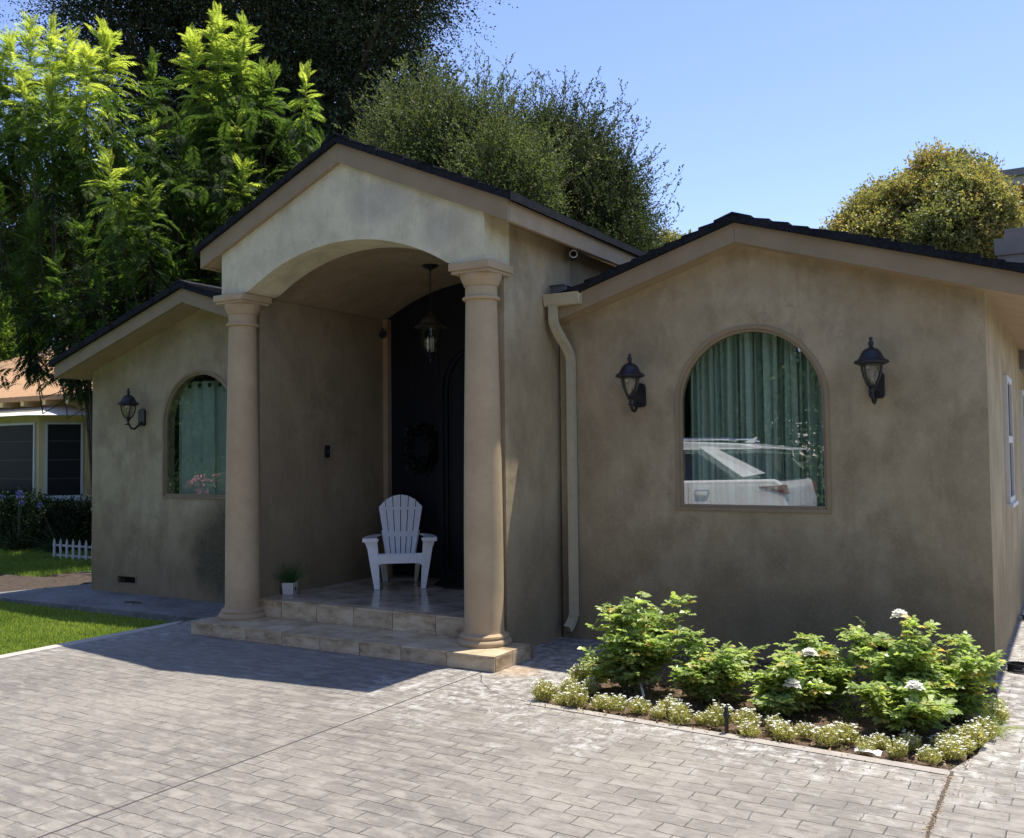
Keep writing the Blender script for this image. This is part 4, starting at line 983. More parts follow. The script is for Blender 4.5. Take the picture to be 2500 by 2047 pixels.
for px_,py_ in [(-.62,5.45),(-.66,5.58),(-.56,5.60),(-.53,5.74),(-.60,5.80),(-.50,5.90),(-.48,6.05),(-.50,6.20),(-.47,6.35),(-.49,6.52)]: spots.append((px_,py_,'right'))
for px_,py_ in [(-3.05,5.62),(-2.98,5.72),(-3.04,5.86),(-2.92,5.90),(-3.06,6.02),(-2.94,6.06),(-3.05,6.17),(-2.85,5.78)]: spots.append((px_,py_,'left'))
cnt = {'front':0,'right':0,'left':0}; used = [False]*3
ordn = ['first','second','third','fourth','fifth','sixth','seventh','eighth','ninth','tenth','eleventh','twelfth','thirteenth','fourteenth','fifteenth','sixteenth','seventeenth','eighteenth','nineteenth','twentieth','twenty-first','twenty-second','twenty-third','twenty-fourth']
for i,(x_,y_,side) in enumerate(spots):
    k = random.randrange(3)
    if not all(used): k = used.index(False)
    o = protos[k] if not used[k] else copy_tree(protos[k]); used[k] = True
    o.location = (x_+random.gauss(0,.012),y_+random.gauss(0,.012),-.005); o.rotation_euler = (0,0,random.uniform(0,6.28)); s_ = random.uniform(.7,1.3); o.scale = (s_,s_,s_*random.uniform(.8,1.15))
    lab = {'front':'%s alyssum clump from the left along the front edge of the rose bed','right':'%s alyssum clump counted back from the front along the right edge of the rose bed','left':'%s alyssum clump counted back from the front at the left end of the rose bed'}[side] % ordn[cnt[side]]
    cnt[side] += 1; tag(o,lab,'alyssum','alyssum clumps edging the rose bed')
# weeds and litter
Lv = Leaves(); n = 2600; P = np.stack([rng.uniform(-3.1,-.5,n),rng.uniform(5.28,7.3,n),rng.uniform(.0,.02,n)],1); Lv.add(P,rdir(n,(0,0,.1)),rdir(n,(0,0,1.2)),rng.uniform(.008,.03,n),rng.uniform(.006,.016,n),rng.uniform(0,1,n)); tag(Lv.build('leaf_litter',M['litter'],shape='oval'),kind='stuff')
Lv = Leaves(); n = 900; P = np.stack([rng.uniform(-3.1,-.5,n),rng.uniform(5.28,6.6,n),np.full(n,-.005)],1); cl = np.sin(P[:,0]*9+1)*np.sin(P[:,1]*7) > .25; P = P[cl|(rng.random(n)<.3)]; n = len(P)
Lv.add(P,rdir(n,(0,0,.7)),rdir(n),rng.uniform(.02,.07,n),.004,rng.uniform(.2,1,n)); tag(Lv.build('bed_weeds',M['grass']),kind='stuff')
Lv = Leaves(); n = 420; P = np.concatenate([np.stack([-.585+rng.normal(0,.012,260),rng.uniform(3.2,5.2,260),np.full(260,.004)],1), np.stack([rng.uniform(-3.2,-.3,160),rng.uniform(4.85,5.3,160),np.full(160,.004)],1)]); Lv.add(P,rdir(n,(0,0,.05),.4),rdir(n,(0,0,2)),rng.uniform(.006,.018,n),rng.uniform(.004,.010,n),rng.uniform(0,1,n)); tag(Lv.build('paving_litter',M['litter'],shape='oval'),kind='stuff')
def tuft(x,y,label,n=70,h=.22):
    Lv = Leaves(); rnd = random.Random(int(abs(x*100)))
    for k in range(n):
        a = rnd.uniform(0,2*pi); tl = rnd.uniform(.2,1.3); p = Vector((x+rnd.gauss(0,.03),y+rnd.gauss(0,.03),-.01)); d = Vector((math.cos(a)*tl,math.sin(a)*tl,1)).normalized(); Lh = h*rnd.uniform(.5,1.1)
        for s_ in range(5):
            Lv.add(np.array(p),np.array(d),np.array((-math.sin(a),math.cos(a),.2)),Lh/5*1.35,.006*(1-s_/6),rnd.uniform(.3,1)); p = p+d*Lh/5; d = (d+Vector((0,0,-.22*tl))).normalized()
    tag(Lv.build('grass_tuft',M['grass']),label,'grass tuft')
tuft(-.46,6.02,'long green grass tuft leaning over the right edge of the rose bed'); tuft(-1.22,6.05,'thin grass tuft between the middle and right roses',25,.18)
# irrigation riser
ir = empty('irrigation_riser',(-1.768,5.33,-.01),0,'short black irrigation riser pipe at the front edge of the rose bed','riser pipe')
mb = MB(); mb.lathe([(.011,0),(.011,.125)],n=12); sub(mb,'pipe',M['rubber'],ir,True)
mb = MB(); mb.lathe([(.014,.10),(.018,.104),(.018,.125),(.014,.13)],n=12); mb.lathe([(.013,.13),(.013,.158),(.009,.164)],n=12); sub(mb,'cap',M['rubber'],ir,True)
mb = MB(); mb.m = Matrix.Translation((-2.55,5.93,.0)); 
P2(mb,[(0.05,-.09,.01),(.065,-.085,.01),(-.03,.06,.09),(-.045,.055,.09)],.002); P2(mb,[(-.045,.055,.09),(-.03,.06,.09),(-.06,.09,.13),(-.075,.085,.13)],.002)
tag(mb.build('plant_tag',M['paper']),'white plastic strip stuck in the soil under the left rose','plant tag')
mb = MB(); rnd = random.Random(3)
vs = []; 
for j in range(5):
    for i in range(7): vs.append((-1.06+i*.022, 5.285+j*.014+.006*math.sin(i), .012+rnd.uniform(0,.022)))
mb.add(vs,[(j*7+i,j*7+i+1,(j+1)*7+i+1,(j+1)*7+i) for j in range(4) for i in range(6)]); tag(mb.build('paper_scrap',M['paper']),'crumpled white paper scrap on the soil at the front of the bed','paper scrap')
# black ring at the side of the house
rg = empty('metal_ring',(-.415,7.83,.002),R(20),'black metal ring with a white bolt lying on the paving beside the house corner','metal ring')
mb = MB(); prof = [(.066,0),(.072,.0),(.072,.055),(.066,.055)]
n=36; vs=[];fs=[]
for r_,z_ in prof:
    for k in range(n): vs.append((r_*math.cos(2*pi*k/n),r_*math.sin(2*pi*k/n),z_))
for i in range(4):
    for k in range(n): fs.append((i*n+k,i*n+(k+1)%n,((i+1)%4)*n+(k+1)%n,((i+1)%4)*n+k))
mb.add(vs,fs); sub(mb,'band',M['rubber'],rg,True)
mb = MB(); mb.m = Matrix.Translation((.01,-.073,.03)) @ Matrix.Rotation(pi/2,4,'X'); mb.lathe([(.005,-.004),(.005,.003),(.002,.004)],n=8); sub(mb,'bolt',M['white_trim'],rg,True)
mb = MB(); mb.m = Matrix.Rotation(-.4,4,'Z'); mb.box((-.02,-.10,.012),(.08,-.073,.022)); sub(mb,'tab',M['rubber'],rg)
mb = MB(); rnd = random.Random(5); pts = []
for k in range(60): a = k*.55; pts.append((-.455+.035*math.cos(a)+rnd.gauss(0,.008), 10.2+.05*math.sin(a)+rnd.gauss(0,.01), .012+abs(rnd.gauss(0,.02))))
mb.tube(pts,.005,5); tag(mb.build('coiled_wire',M['rubber']),'small tangle of black wire on the paving far along the side wall','wire')
# dark twig on the path
mb = MB(); mb.tube([(-9.2,6.95,.006),(-9.1,6.99,.012),(-8.98,7.0,.008)],.008,5); mb.tube([(-9.1,6.97,.008),(-9.02,6.93,.01)],.006,5); tag(mb.build('twig',M['bark']),'short dark twig lying on the shaded path under the left wing','twig')

# ------------------------------------------------------------------ TREES
def crown(Lv, blobs, nspr, k, sl, ll, lw, up=.35, shell=.55, jit=.5, tone=(.1,.9)):
    """sprigs of k leaves scattered through ellipsoid clumps"""
    B = np.array([[*b] for b in blobs], float)  # cx cy cz rx ry rz
    wgt = (B[:,3]*B[:,4]*B[:,5])**(2/3); wgt /= wgt.sum(); idx = rng.choice(len(B), nspr, p=wgt); b = B[idx]
    u = rdir(nspr); r_ = (shell+(1-shell)*rng.random(nspr)**.7)[:,None]
    nz = 1+.16*np.sin(u[:,0:1]*7+idx[:,None])*np.cos(u[:,2:3]*6+idx[:,None]*2)
    P = b[:,:3]+u*b[:,3:6]*r_*nz
    D = u*.8+rng.normal(size=(nspr,3))*jit+np.array((0,0,up)); D /= np.linalg.norm(D,axis=1,keepdims=True)
    bt = rng.normal(0,.19,len(B))[idx]; T = rng.uniform(tone[0],tone[1],nspr)+bt; SL = sl*rng.uniform(.5,1.3,nspr)
    for j in range(k):
        t_ = (j+.5)/k; Q = P+D*(SL*t_)[:,None]; dd = D*.6+rng.normal(size=(nspr,3))*.55
        Lv.add(Q, dd, rdir(nspr,(0,0,.5)), ll*rng.uniform(.7,1.25,nspr), lw, T+rng.normal(0,.08,nspr))
def trunk(base, pts_list, name, parent, mat=None):
    mb = MB()
    for pts,r0,r1 in pts_list:
        n = len(pts); mb.tube(pts,[r0+(r1-r0)*i/(n-1) for i in range(n)],8)
    o = mb.build(name, mat or M['bark'], None, True); o.parent = parent; return o
def wtree(name, base, label, cat='tree', group=None):
    return empty(name, base, 0, label, cat, group)
def rel(lst, base): return [tuple(Vector(p)-Vector(base)) for p in lst]
def relb(blobs, base): return [(b[0]-base[0],b[1]-base[1],b[2]-base[2],b[3],b[4],b[5]) for b in blobs]
def limbs(root, base, blobs, r, seed):
    rnd = random.Random(seed); ls = []; cz = sum(b[2] for b in blobs)/len(blobs); top = (sum(b[0] for b in blobs)/len(blobs)-base[0], sum(b[1] for b in blobs)/len(blobs)-base[1], cz-base[2])
    fork = (top[0]*.5, top[1]*.5, top[2]*.45); ls.append(([(0,0,-.2),(fork[0]*.4,fork[1]*.4,fork[2]*.5),fork,top],r,r*.35))
    for b in blobs:
        e_ = (b[0]-base[0],b[1]-base[1],b[2]-base[2]); m_ = tuple((fork[i]+e_[i])/2+rnd.gauss(0,.15) for i in range(3)); ls.append(([fork,m_,e_],r*.5,r*.12))
        for q in range(3): 
            f_ = tuple(e_[i]+rnd.uniform(-.75,.75)*b[3+i] for i in range(3)); ls.append(([m_,tuple((m_[i]+f_[i])/2+rnd.gauss(0,.1) for i in range(3)),f_],r*.2,r*.03))
    return trunk(base, ls, 'trunk', root)

# feathery young trees
def frond(Lv, p, d, length, tone, droop=.35, npin=17, wid=.24):
    p = np.array(p,float); d = np.array(d,float); d /= np.linalg.norm(d); st = length/npin; j_ = rng.normal(0,.05,3)
    Ps=[];Ds=[];Ns=[];Ls=[]
    for i in range(npin):
        t_ = i/(npin-1); side = np.cross(d,(0,0,1.0)); side /= (np.linalg.norm(side)+1e-6); nrm = np.cross(side,d)
        pl = wid*length*(math.sin(pi*min(1,(t_*.82+.16)))**.8)
        for s_ in (-1,1):
            Ps.append(p.copy()); Ds.append(side*s_*.85+d*.62-np.array((0,0,.12))+rng.normal(0,.06,3)); Ns.append(nrm+rng.normal(0,.22,3)); Ls.append(pl)
        p = p+d*st; d = d+np.array((0,0,-droop*st/length*1.6))+j_*.15; d /= np.linalg.norm(d)
    Lv.add(np.array(Ps),np.array(Ds),np.array(Ns),np.array(Ls),np.array(Ls)*.27,np.clip(tone+rng.normal(0,.07,len(Ps)),0,1))
def feather_tree(base, leaders, label, seed, inner=0):
    rnd = random.Random(seed); root = wtree('feathery_tree', base, label, 'tree', 'feathery leaved trees behind the left wing'); Lv = Leaves(); ls = []
    B = Vector(base)
    for (T,hgt,size,bright) in leaders:
        T = Vector(T)-B; foot = Vector((T.x*.12+rnd.gauss(0,.12),T.y*.12+rnd.gauss(0,.12),0)); 
        k1 = Vector((T.x*.78+rnd.gauss(0,.15),T.y*.78+rnd.gauss(0,.1),T.z*.55)); k0 = Vector((foot.x*1.3,foot.y*1.3,max(3.3,T.z*.42)))
        ls.append(([(0,0,-.1),tuple(foot.lerp(Vector((0,0,.6)),.5)),tuple(k0),tuple(k1),tuple(T-Vector((0,0,.12)))],(.028+.008*size),.006))
        n = int(74*size*hgt/1.8)
        for i in range(n):
            u = (i/n)**1.15; z = T.z-hgt*u; q = k1.lerp(T,max(0,(z-k1.z)/max(.1,T.z-k1.z))) if z > k1.z else k0.lerp(k1,max(0,(z-k0.z)/max(.1,k1.z-k0.z)))
            a = i*2.399+rnd.gauss(0,.6); el = (1.25-1.15*min(1,u*2.2))+rnd.gauss(0,.28)
            if u > .55: el -= .25
            d = (math.cos(a)*math.cos(el),math.sin(a)*math.cos(el),math.sin(el)); Lf = size*(.25+.24*min(1,u*3))*rnd.uniform(.55,1.3)
            tone = bright-.75*u+rnd.gauss(0,.09)  # light on the tops and shade lower down painted by leaf tone
            frond(Lv,(q.x,q.y,z),d,Lf,tone,droop=.5+.5*u)
    for i in range(inner):
        u = rnd.random(); x = rnd.uniform(-3.0,2.2); y = rnd.uniform(-1.0,2.0); z = rnd.uniform(3.6,8.0)-.25*abs(x); a = rnd.uniform(0,2*pi); e_ = rnd.uniform(-.7,.5)
        frond(Lv,(x,y,z),(math.cos(a)*math.cos(e_),math.sin(a)*math.cos(e_),math.sin(e_)),rnd.uniform(.35,.65),rnd.uniform(.0,.28),droop=.9)  # inner fronds added to thicken and shade below; darkness inside painted by tone
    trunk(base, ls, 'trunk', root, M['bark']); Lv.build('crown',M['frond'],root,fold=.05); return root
def plum(px,py,y,h,s,b): return (at(px,py,y),h,s,b)
feather_tree((-14.2,10.4,-.1),[plum(74,58,11,2.6,1.15,1.0),plum(128,70,10.6,2.4,1.2,1.0),plum(255,78,10.8,2.6,1.3,1.05),plum(168,90,10.3,2.4,1.2,1.0),plum(22,95,10.4,2.4,1.2,.95),plum(212,135,10,2.2,1.2,1.05),plum(55,192,9.6,1.5,1.0,.95),plum(0,150,10.5,3,1.2,.85),plum(-40,120,10.5,3,1.2,.7),plum(118,210,9.8,2.2,1.1,.8),plum(170,300,10.4,2.2,1.1,.3),plum(20,330,10.8,2.4,1.1,.25),plum(95,420,10.6,2,1.1,.25),plum(0,480,9.6,2.0,1,.3),plum(160,430,10.9,2,1.1,.2)],
    'tall feathery leaved tree with bright tops at the far left behind the neighbour house',21,inner=380)
feather_tree((-13.4,10.9,-.1),[plum(263,402,9.4,1.3,1.05,1.0),plum(365,452,9.7,1.8,1.0,.6),plum(374,144,11.2,2.6,1.0,.5),plum(372,295,10.8,1.7,.95,.7),plum(300,520,9.8,1.8,1.0,.35),plum(200,560,9.6,2.2,1.1,.3),plum(76,540,9.4,1.9,1.0,.45),plum(310,660,9.6,1.5,1.0,.5),plum(140,650,9.2,2.0,1.0,.35),plum(380,600,10,1.8,1,.3),plum(40,650,9.5,1.8,1.0,.3),plum(240,690,9.3,1.4,.9,.3),plum(430,650,10.4,1.8,1,.3),plum(185,770,9.3,1.3,.9,.45),plum(120,730,9.4,1.3,1.0,.45),plum(150,820,9.2,.8,.7,.4),plum(215,830,9.2,.8,.7,.4),plum(60,720,9.6,1.5,1.0,.5),plum(440,520,11,2,1,.2)],
    'feathery leaved tree with a bright plume above the roof of the left wing',22,inner=380)
feather_tree((-12.6,11.6,-.1),[plum(531,42,11.8,2.4,1.15,1.0),plum(594,62,11.9,2.6,1.2,.85),plum(467,92,11.6,2.2,1.2,1.0),plum(640,165,12,2.4,1.0,.6),plum(667,178,12.1,1.4,.9,.6),plum(747,182,12.2,1.3,1.0,1.0),plum(582,289,11.5,1.3,.9,.9),plum(594,412,11.2,1.1,1.0,.95),plum(440,330,11.8,2.4,1.1,.35),plum(520,330,12,2.6,1.1,.3),plum(660,330,12.2,2.4,1.1,.25),plum(700,300,12.4,2.0,1.0,.3),plum(500,500,11.6,2,1.1,.3),plum(420,470,11.4,2,1.0,.3),plum(540,600,11.4,1.8,1.0,.2),plum(480,620,11.4,1.6,1.0,.3)],
    'feathery leaved tree with glowing yellow green plumes left of the porch gable',23,inner=380)
# big dark evergreen
base = (-21.5,22,-.1); root = wtree('evergreen_tree', base, 'huge nearly black evergreen tree rising behind the porch gable and out of the picture')
bl = []
for px_,py_,y_,r_ in [(330,90,20,2.6),(500,-60,22,3.6),(700,-80,22,4.0),(865,-90,22,3.1),(430,220,22,2.8),(620,160,23,3.6),(790,120,22,3.3),(930,40,20.5,1.4),(760,300,22,3.2),(870,260,22,2.9),(600,380,23,3.4),(470,430,23,3.0),(880,420,22,3.0),(1000,380,22,2.4),(350,560,23,3.0),(560,600,23,3.2),(700,520,22,3.0),(980,-80,21,1.8),(260,30,20,1.5),(420,-120,21,3)]:
    p = at(px_,py_,y_); bl.append((p.x,p.y,p.z,r_,r_,r_*.85))
Lv = Leaves(); crown(Lv, relb(bl,base), 42000, 7, .75, .13, .066, up=.15, shell=.35)
out = [b for b,(px_,py_) in zip(bl,[(330,90),(500,-60),(700,-80),(900,-90),(430,220),(620,160),(820,120),(960,60)]) ]
crown(Lv, relb([bl[0],bl[18],bl[7],bl[17]],base), 1500, 16, 1.7, .10, .04, up=.0, shell=.8, jit=.35)
Lv.build('crown',M['darkleaf'],root); limbs(root,base,bl,.5,4)
# twiggy olive-green trees right of the gable
def whips(Lv, St, blobs, base, n, ln, ll, lw, seed, tone=(.2,.9), k=24):
    rnd = random.Random(seed)
    for q in range(n):
        b = rnd.choice(blobs); u = Vector((rnd.gauss(0,1),rnd.gauss(0,1),abs(rnd.gauss(.25,.9)))).normalized()
        p = Vector((b[0]-base[0]+u.x*b[3]*.8,b[1]-base[1]+u.y*b[4]*.8,b[2]-base[2]+u.z*b[5]*.8)); d = (u*.7+Vector((rnd.gauss(0,.28),rnd.gauss(0,.28),.8))).normalized(); L_ = ln*rnd.uniform(.5,1.2); t_ = rnd.uniform(*tone); pts = [p.copy()]
        P=[];D=[]
        for i in range(k):
            p = p+d*L_/k; d = (d+Vector((rnd.gauss(0,.07),rnd.gauss(0,.07),rnd.gauss(0.0,.05)))).normalized(); P.append(p[:]); a = i*2.4; D.append((d.x*.7+math.cos(a)*.7,d.y*.7+math.sin(a)*.7,d.z*.7)); 
            if i%6 == 5: pts.append(p.copy())
            if i%8 == 4:   # side twig
                e_ = (d+Vector((rnd.gauss(0,.7),rnd.gauss(0,.7),rnd.gauss(.1,.4)))).normalized(); 
                for j in range(6): r_ = p+e_*L_*.03*(j+1); P.append(r_[:]); D.append((e_.x+rnd.gauss(0,.6),e_.y+rnd.gauss(0,.6),e_.z+rnd.gauss(0,.6)))
        m_ = len(P); Lv.add(np.array(P),np.array(D),rdir(m_),ll*rng.uniform(.7,1.2,m_),lw,np.clip(t_+rng.normal(0,.08,m_),0,1)); St.tube(pts,[.006,.005,.004,.003,.002][:len(pts)],4)
def bush_tree(base, spec, label, mat, seed, nspr, nwh, tone=(.2,.9)):
    root = wtree('twiggy_tree', base, label, 'tree', 'twiggy trees behind the house'); bl = []
    for px_,py_,y_,r_ in spec: p = at(px_,py_,y_); bl.append((p.x,p.y,p.z,r_,r_,r_*.9))
    Lv = Leaves(); St = MB(); crown(Lv, relb(bl,base), nspr, 9, .42, .060, .026, up=.5, shell=.45, jit=.45, tone=tone); whips(Lv,St,bl,base,nwh,1.15,.068,.030,seed,tone)
    Lv.build('crown',mat,root); sub(St,'twigs',M['bark'],root); limbs(root,base,bl,.16,seed); return root
bush_tree((-10.8,15.4,-.1),[(1030,375,15,1.0),(1110,350,14.5,.75),(1150,410,14.5,.85),(1235,440,14,.8),(960,440,15.5,.85),(1080,470,14.5,1.2),(1210,510,14,1.0),(1270,500,13.8,.55),(1060,300,15,.4),(1180,345,14.5,.35),(1000,320,15.2,.4)],
    'light olive green twiggy tree directly behind the porch roof', M['oliveleaf'], 31, 16000, 430)
bush_tree((-8.2,16.6,-.1),[(1290,400,16.5,.85),(1380,430,16.5,.95),(1440,500,16,1.0),(1475,570,16,.95),(1340,510,16.5,1.25),(1420,620,16,1.15),(1495,640,15.6,.85),(1330,340,16.5,.4),(1420,380,16.3,.4),(1490,480,16,.4)],
    'dark green twiggy tree leaning right above the valley between the two roofs', M['deepleaf'], 32, 16000, 430)
# yellowing trees behind the right wing
def round_tree(name, base, spec, label, mat, nspr, sl, ll, lw, group=None, k=7, seed=1, shell=.5, tr=.2, tone=(.1,.9)):
    root = wtree(name, base, label, 'tree', group); bl = []
    for s_ in spec: p = at(*s_[:3]); bl.append((p.x,p.y,p.z,s_[3],s_[3],s_[3]*.85))
    Lv = Leaves(); crown(Lv, relb(bl,base), nspr, k, sl, ll, lw, up=.3, shell=shell, tone=tone); Lv.build('crown',mat,root); limbs(root,base,bl,tr,seed); return root
yt = []
for px_,py_,r_ in [(2270,410,.38),(2300,425,.5),(2330,440,.45),(2230,470,.5),(2370,460,.5),(2190,480,.42),(2260,480,.6),(2330,500,.7),(2400,490,.5),(2140,490,.38),(2115,520,.42),(2170,530,.6),(2240,550,.75),(2310,570,.8),(2380,560,.7),(2430,560,.5),(2080,560,.45),(2130,590,.7),(2200,610,.8),(2280,640,.9),(2370,640,.9),(2420,620,.7),(2050,600,.45),(2020,615,.35),(2440,510,.35),(2390,430,.28),(2350,400,.2)]: yt.append((px_,py_,25+random.uniform(-1,1),r_*.98))
round_tree('yellowing_tree',(-4.2,25.3,-.1),yt,'broad yellow green tree turning orange on top behind the right roof',M['yellowleaf'],21000,.36,.085,.05,'yellowing trees behind the roofs',seed=3,shell=.3)
round_tree('yellowing_tree',(-1.2,27,-.1),[(2525,530,27,.8),(2560,570,27,1.2),(2490,590,27,.8)],'orange brown tree at the right picture edge behind the chimney',M['orangeleaf'],5000,.35,.10,.06,'yellowing trees behind the roofs',seed=4)
round_tree('yellowing_tree',(-11,26,-.1),[(1620,625,26,.6),(1590,650,26,.6),(1660,650,26,.8)],'small yellowish tree top peeking between the two roofs',M['yellowleaf'],3000,.35,.10,.06,'yellowing trees behind the roofs',seed=5)
round_tree('lime_tree',(-20.5,15.5,-.1),[(10,860,15,.8),(50,900,15.2,.7),(-30,800,15,1.0),(60,820,16,.6)],'sunlit lime green tree behind the orange roof at the left edge',M['limeleaf'],4000,.3,.09,.055,seed=6)
round_tree('backdrop_tree',(-27,25,-.1),[(60,560,25,2.2),(180,520,26,2.6),(20,700,25,2.4),(130,700,25,2.6),(260,640,25,2.6),(-60,620,25,2.4),(330,720,24,2.6),(440,760,24,2.2)],'dark tree mass far behind the feathery trees at the left',M['hedgeleaf'],14000,.6,.14,.08,seed=7,shell=.4,tr=.4,tone=(0,.6))
round_tree('backdrop_tree',(-19.5,19,-.1),[(440,620,18,2.0),(560,560,18,2.0),(640,500,18.5,1.8),(760,480,18.5,1.8),(380,760,18,1.8),(540,740,18,2),(300,820,17,1.5)],'dark leafy tree close behind the feathery tree beside the gable',M['hedgeleaf'],12000,.5,.12,.07,seed=8,shell=.4,tr=.3,tone=(0,.5))

# ------------------------------------------------------------------ CHIMNEY, FAR BUILDING, NEIGHBOUR
cm = empty('chimney_block',(-.1,12.6,2.5)); cm.parent = house; cm.matrix_parent_inverse = Matrix.Translation((5.4,-7.45,0))
mb = MB(); mb.box((-.62,-.6,0),(.8,.6,1.30)); sub(mb,'stack',M['chimney'],cm)
mb = MB(); mb.box((-.65,-.63,1.30),(.83,.63,1.49),.01); mb.box((-.55,-.5,1.491),(.7,.5,1.62),.01); sub(mb,'crown_cap',M['chimney'],cm)
fb = empty('far_building',(8,46,0),0,'flat grey roofed building behind the trees at the right edge','building')
mb = MB(); mb.box((-10.7,0,-.2),(14,16,13.4)); sub(mb,'wall',M['farbldg'],fb)
mb = MB(); mb.box((-10.9,-.2,13.401),(14.2,16.2,13.7)); sub(mb,'roof_edge',simple('far_roof_edge',(.16,.15,.15),.8),fb)
nh = empty('neighbour_house',(-20,11.6,0),0,'cream house with an orange shingle roof and a bay window behind the hedge','house')
M['nbwall'] = simple('cream_stucco',(.66,.53,.26),.9,nscale=3,var=.08,bmp=.3,bscale=60)
M['nbroof'] = simple('orange_shingle',(.40,.235,.12),.9,nscale=14,var=.15,bmp=.5,bscale=30)
def NH(mb,name,mat,parent=nh):
    o = mb.build(name,mat,None); o.parent = parent
    off = Vector(nh.location); o.matrix_parent_inverse = Matrix.Translation(-off) if parent is nh else Matrix.Identity(4); return o
P1 = (-18.04,11.6); P2_ = (-17.42,12.22)
mb = MB(); mb.prism([(-26,11.6),P1,P2_,(-26,12.22)],2,-.1,2.62); mb.box((-27,12.221,-.1),(-16.0,20,3.0)); NH(mb,'wall',M['nbwall'])
mb = MB(); ex0,ex1,ey0 = -27.6,-15.4,11.75; ez = 2.93; ap_ = (-20.6,15.6,4.75)
mb.add([(ex0,ey0,ez),(ex1,ey0,ez),(ex1,20.5,ez),(ex0,20.5,ez),(-22.5,15.6,4.75),(-20.4,15.6,4.75),(ex0,ey0,ez-.1),(ex1,ey0,ez-.1),(ex1,20.5,ez-.1),(ex0,20.5,ez-.1)],[(0,1,5,4),(1,2,5),(2,3,4,5),(3,0,4),(0,6,7,1),(1,7,8,2),(2,8,9,3),(3,9,6,0),(9,8,7,6)]); NH(mb,'roof',M['nbroof'])
for k in range(7,16): mb = MB(); mb.box((-27.2+k*.75,ey0+.02,ez-.20),(-27.1+k*.75,12.2,ez-.101)); NH(mb,'rafter_end',M['nbwall'])
mb = MB()  # white metal awning roof over the bay
mb.add([(-26,11.25,2.50),(P1[0]+.16,11.25,2.50),(P2_[0]+.42,12.05,2.50),(P2_[0]+.42,12.22,2.50),(-26,12.22,2.76),(P1[0]-.1,12.215,2.76)],[(0,1,5,4),(1,2,5),(2,3,5),(3,2,1,0)]); NH(mb,'bay_roof',simple('white_metal_roof',(.70,.70,.68),.4,nscale=5,var=.1))
M['greybar'] = simple('grey_bars',(.05,.05,.045),.7)
def nbwin(a,b,z0,z1,rows):
    wn = empty('bay_window',(0,0,0)); wn.parent = nh; wn.matrix_parent_inverse = Matrix.Translation(-Vector(nh.location))
    d = Vector((b[0]-a[0],b[1]-a[1],0)); ln = d.length; ang = math.atan2(d.y,d.x); T_ = Matrix.Translation((a[0],a[1],0)) @ Matrix.Rotation(ang,4,'Z'); f = .045
    mb = MB(); mb.m = T_; mb.box((0,-.03,z0),(f,.02,z1)); mb.box((ln-f,-.03,z0),(ln,.02,z1)); mb.box((f,-.03,z1-f),(ln-f,.02,z1)); mb.box((f,-.03,z0),(ln-f,.02,z0+f)); sub(mb,'window_frame',M['white_trim'],wn)
    mb = MB(); mb.m = T_; mb.box((f,-.01,z0+f),(ln-f,0.01,z1-f)); sub(mb,'pane',M['dark_glass'],wn)
    for i in range(1,rows): z = z0+(z1-z0)*i/rows; mb = MB(); mb.m = T_; mb.box((f,-.016,z-.010),(ln-f,-.0105,z+.010)); sub(mb,'glazing_bar',M['greybar'],wn)
    mb = MB(); mb.m = T_
    for i in range(46): z = z0+f+.02+(z1-z0-2*f-.03)*i/46; mb.box((f+.01,-.0135,z),(ln-f-.01,-.0105,z+.012))
    sub(mb,'blinds',simple('dark_blinds',(.014,.014,.012),.8),wn)
    mb = MB(); mb.m = T_; mb.box((-.06,-.08,z0-.06),(ln+.06,.02,z0-.001)); sub(mb,'sill',M['white_trim'],wn)
def onl(a,b,t): return (a[0]+(b[0]-a[0])*t,a[1]+(b[1]-a[1])*t)
nbwin((-20.6,11.595),(-18.14,11.595),.84,2.37,4); nbwin(onl(P1,P2_,.14),onl(P1,P2_,.95),.84,2.37,4)
mb = MB(); mb.box((-17.32,12.17,.92),(-16.9,12.20,2.36)); mb.box((-17.26,12.155,1.0),(-17.18,12.17,2.3)); mb.box((-16.98,12.155,1.0),(-16.9,12.17,2.3))
for i in range(6): mb.box((-17.17,12.156,1.0+i*.22),(-16.99,12.168,1.19+i*.22))
NH(mb,'shutter',simple('mustard_shutter',(.42,.30,.10),.7,nscale=6,var=.1))
# hedge bushes and lilies before the neighbour house
def bush(loc, blobs, label, mat, n, seed, ll=.055, lw=.03):
    root = empty('garden_bush',loc,0,label,'bush','bushes before the neighbour house'); Lv = Leaves(); crown(Lv,blobs,n,6,.16,ll,lw,up=.4,shell=.4,tone=(0,.7)); Lv.build('foliage',mat,root)
    limbs(root,(0,0,0),blobs,.03,seed); return root
bush((-17.3,10.9,-.05),[(0,0,.45,.6,.5,.5),(.7,0,.4,.6,.5,.45),(-.6,0,.5,.6,.5,.5)],'dark dense bush below the left half of the bay window',M['hedgeleaf'],3200,1)
bush((-15.6,10.9,-.05),[(0,0,.4,.6,.5,.42),(.8,.2,.35,.6,.5,.4),(-.6,0,.42,.6,.5,.45)],'dark dense bush behind the white picket fence',M['hedgeleaf'],3200,2)
bush((-18.9,10.9,-.05),[(0,0,.5,.6,.5,.6),(-.9,0,.6,.6,.5,.62)],'bright topped bush at the left picture edge before the bay window',M['limeleaf'],2200,3)
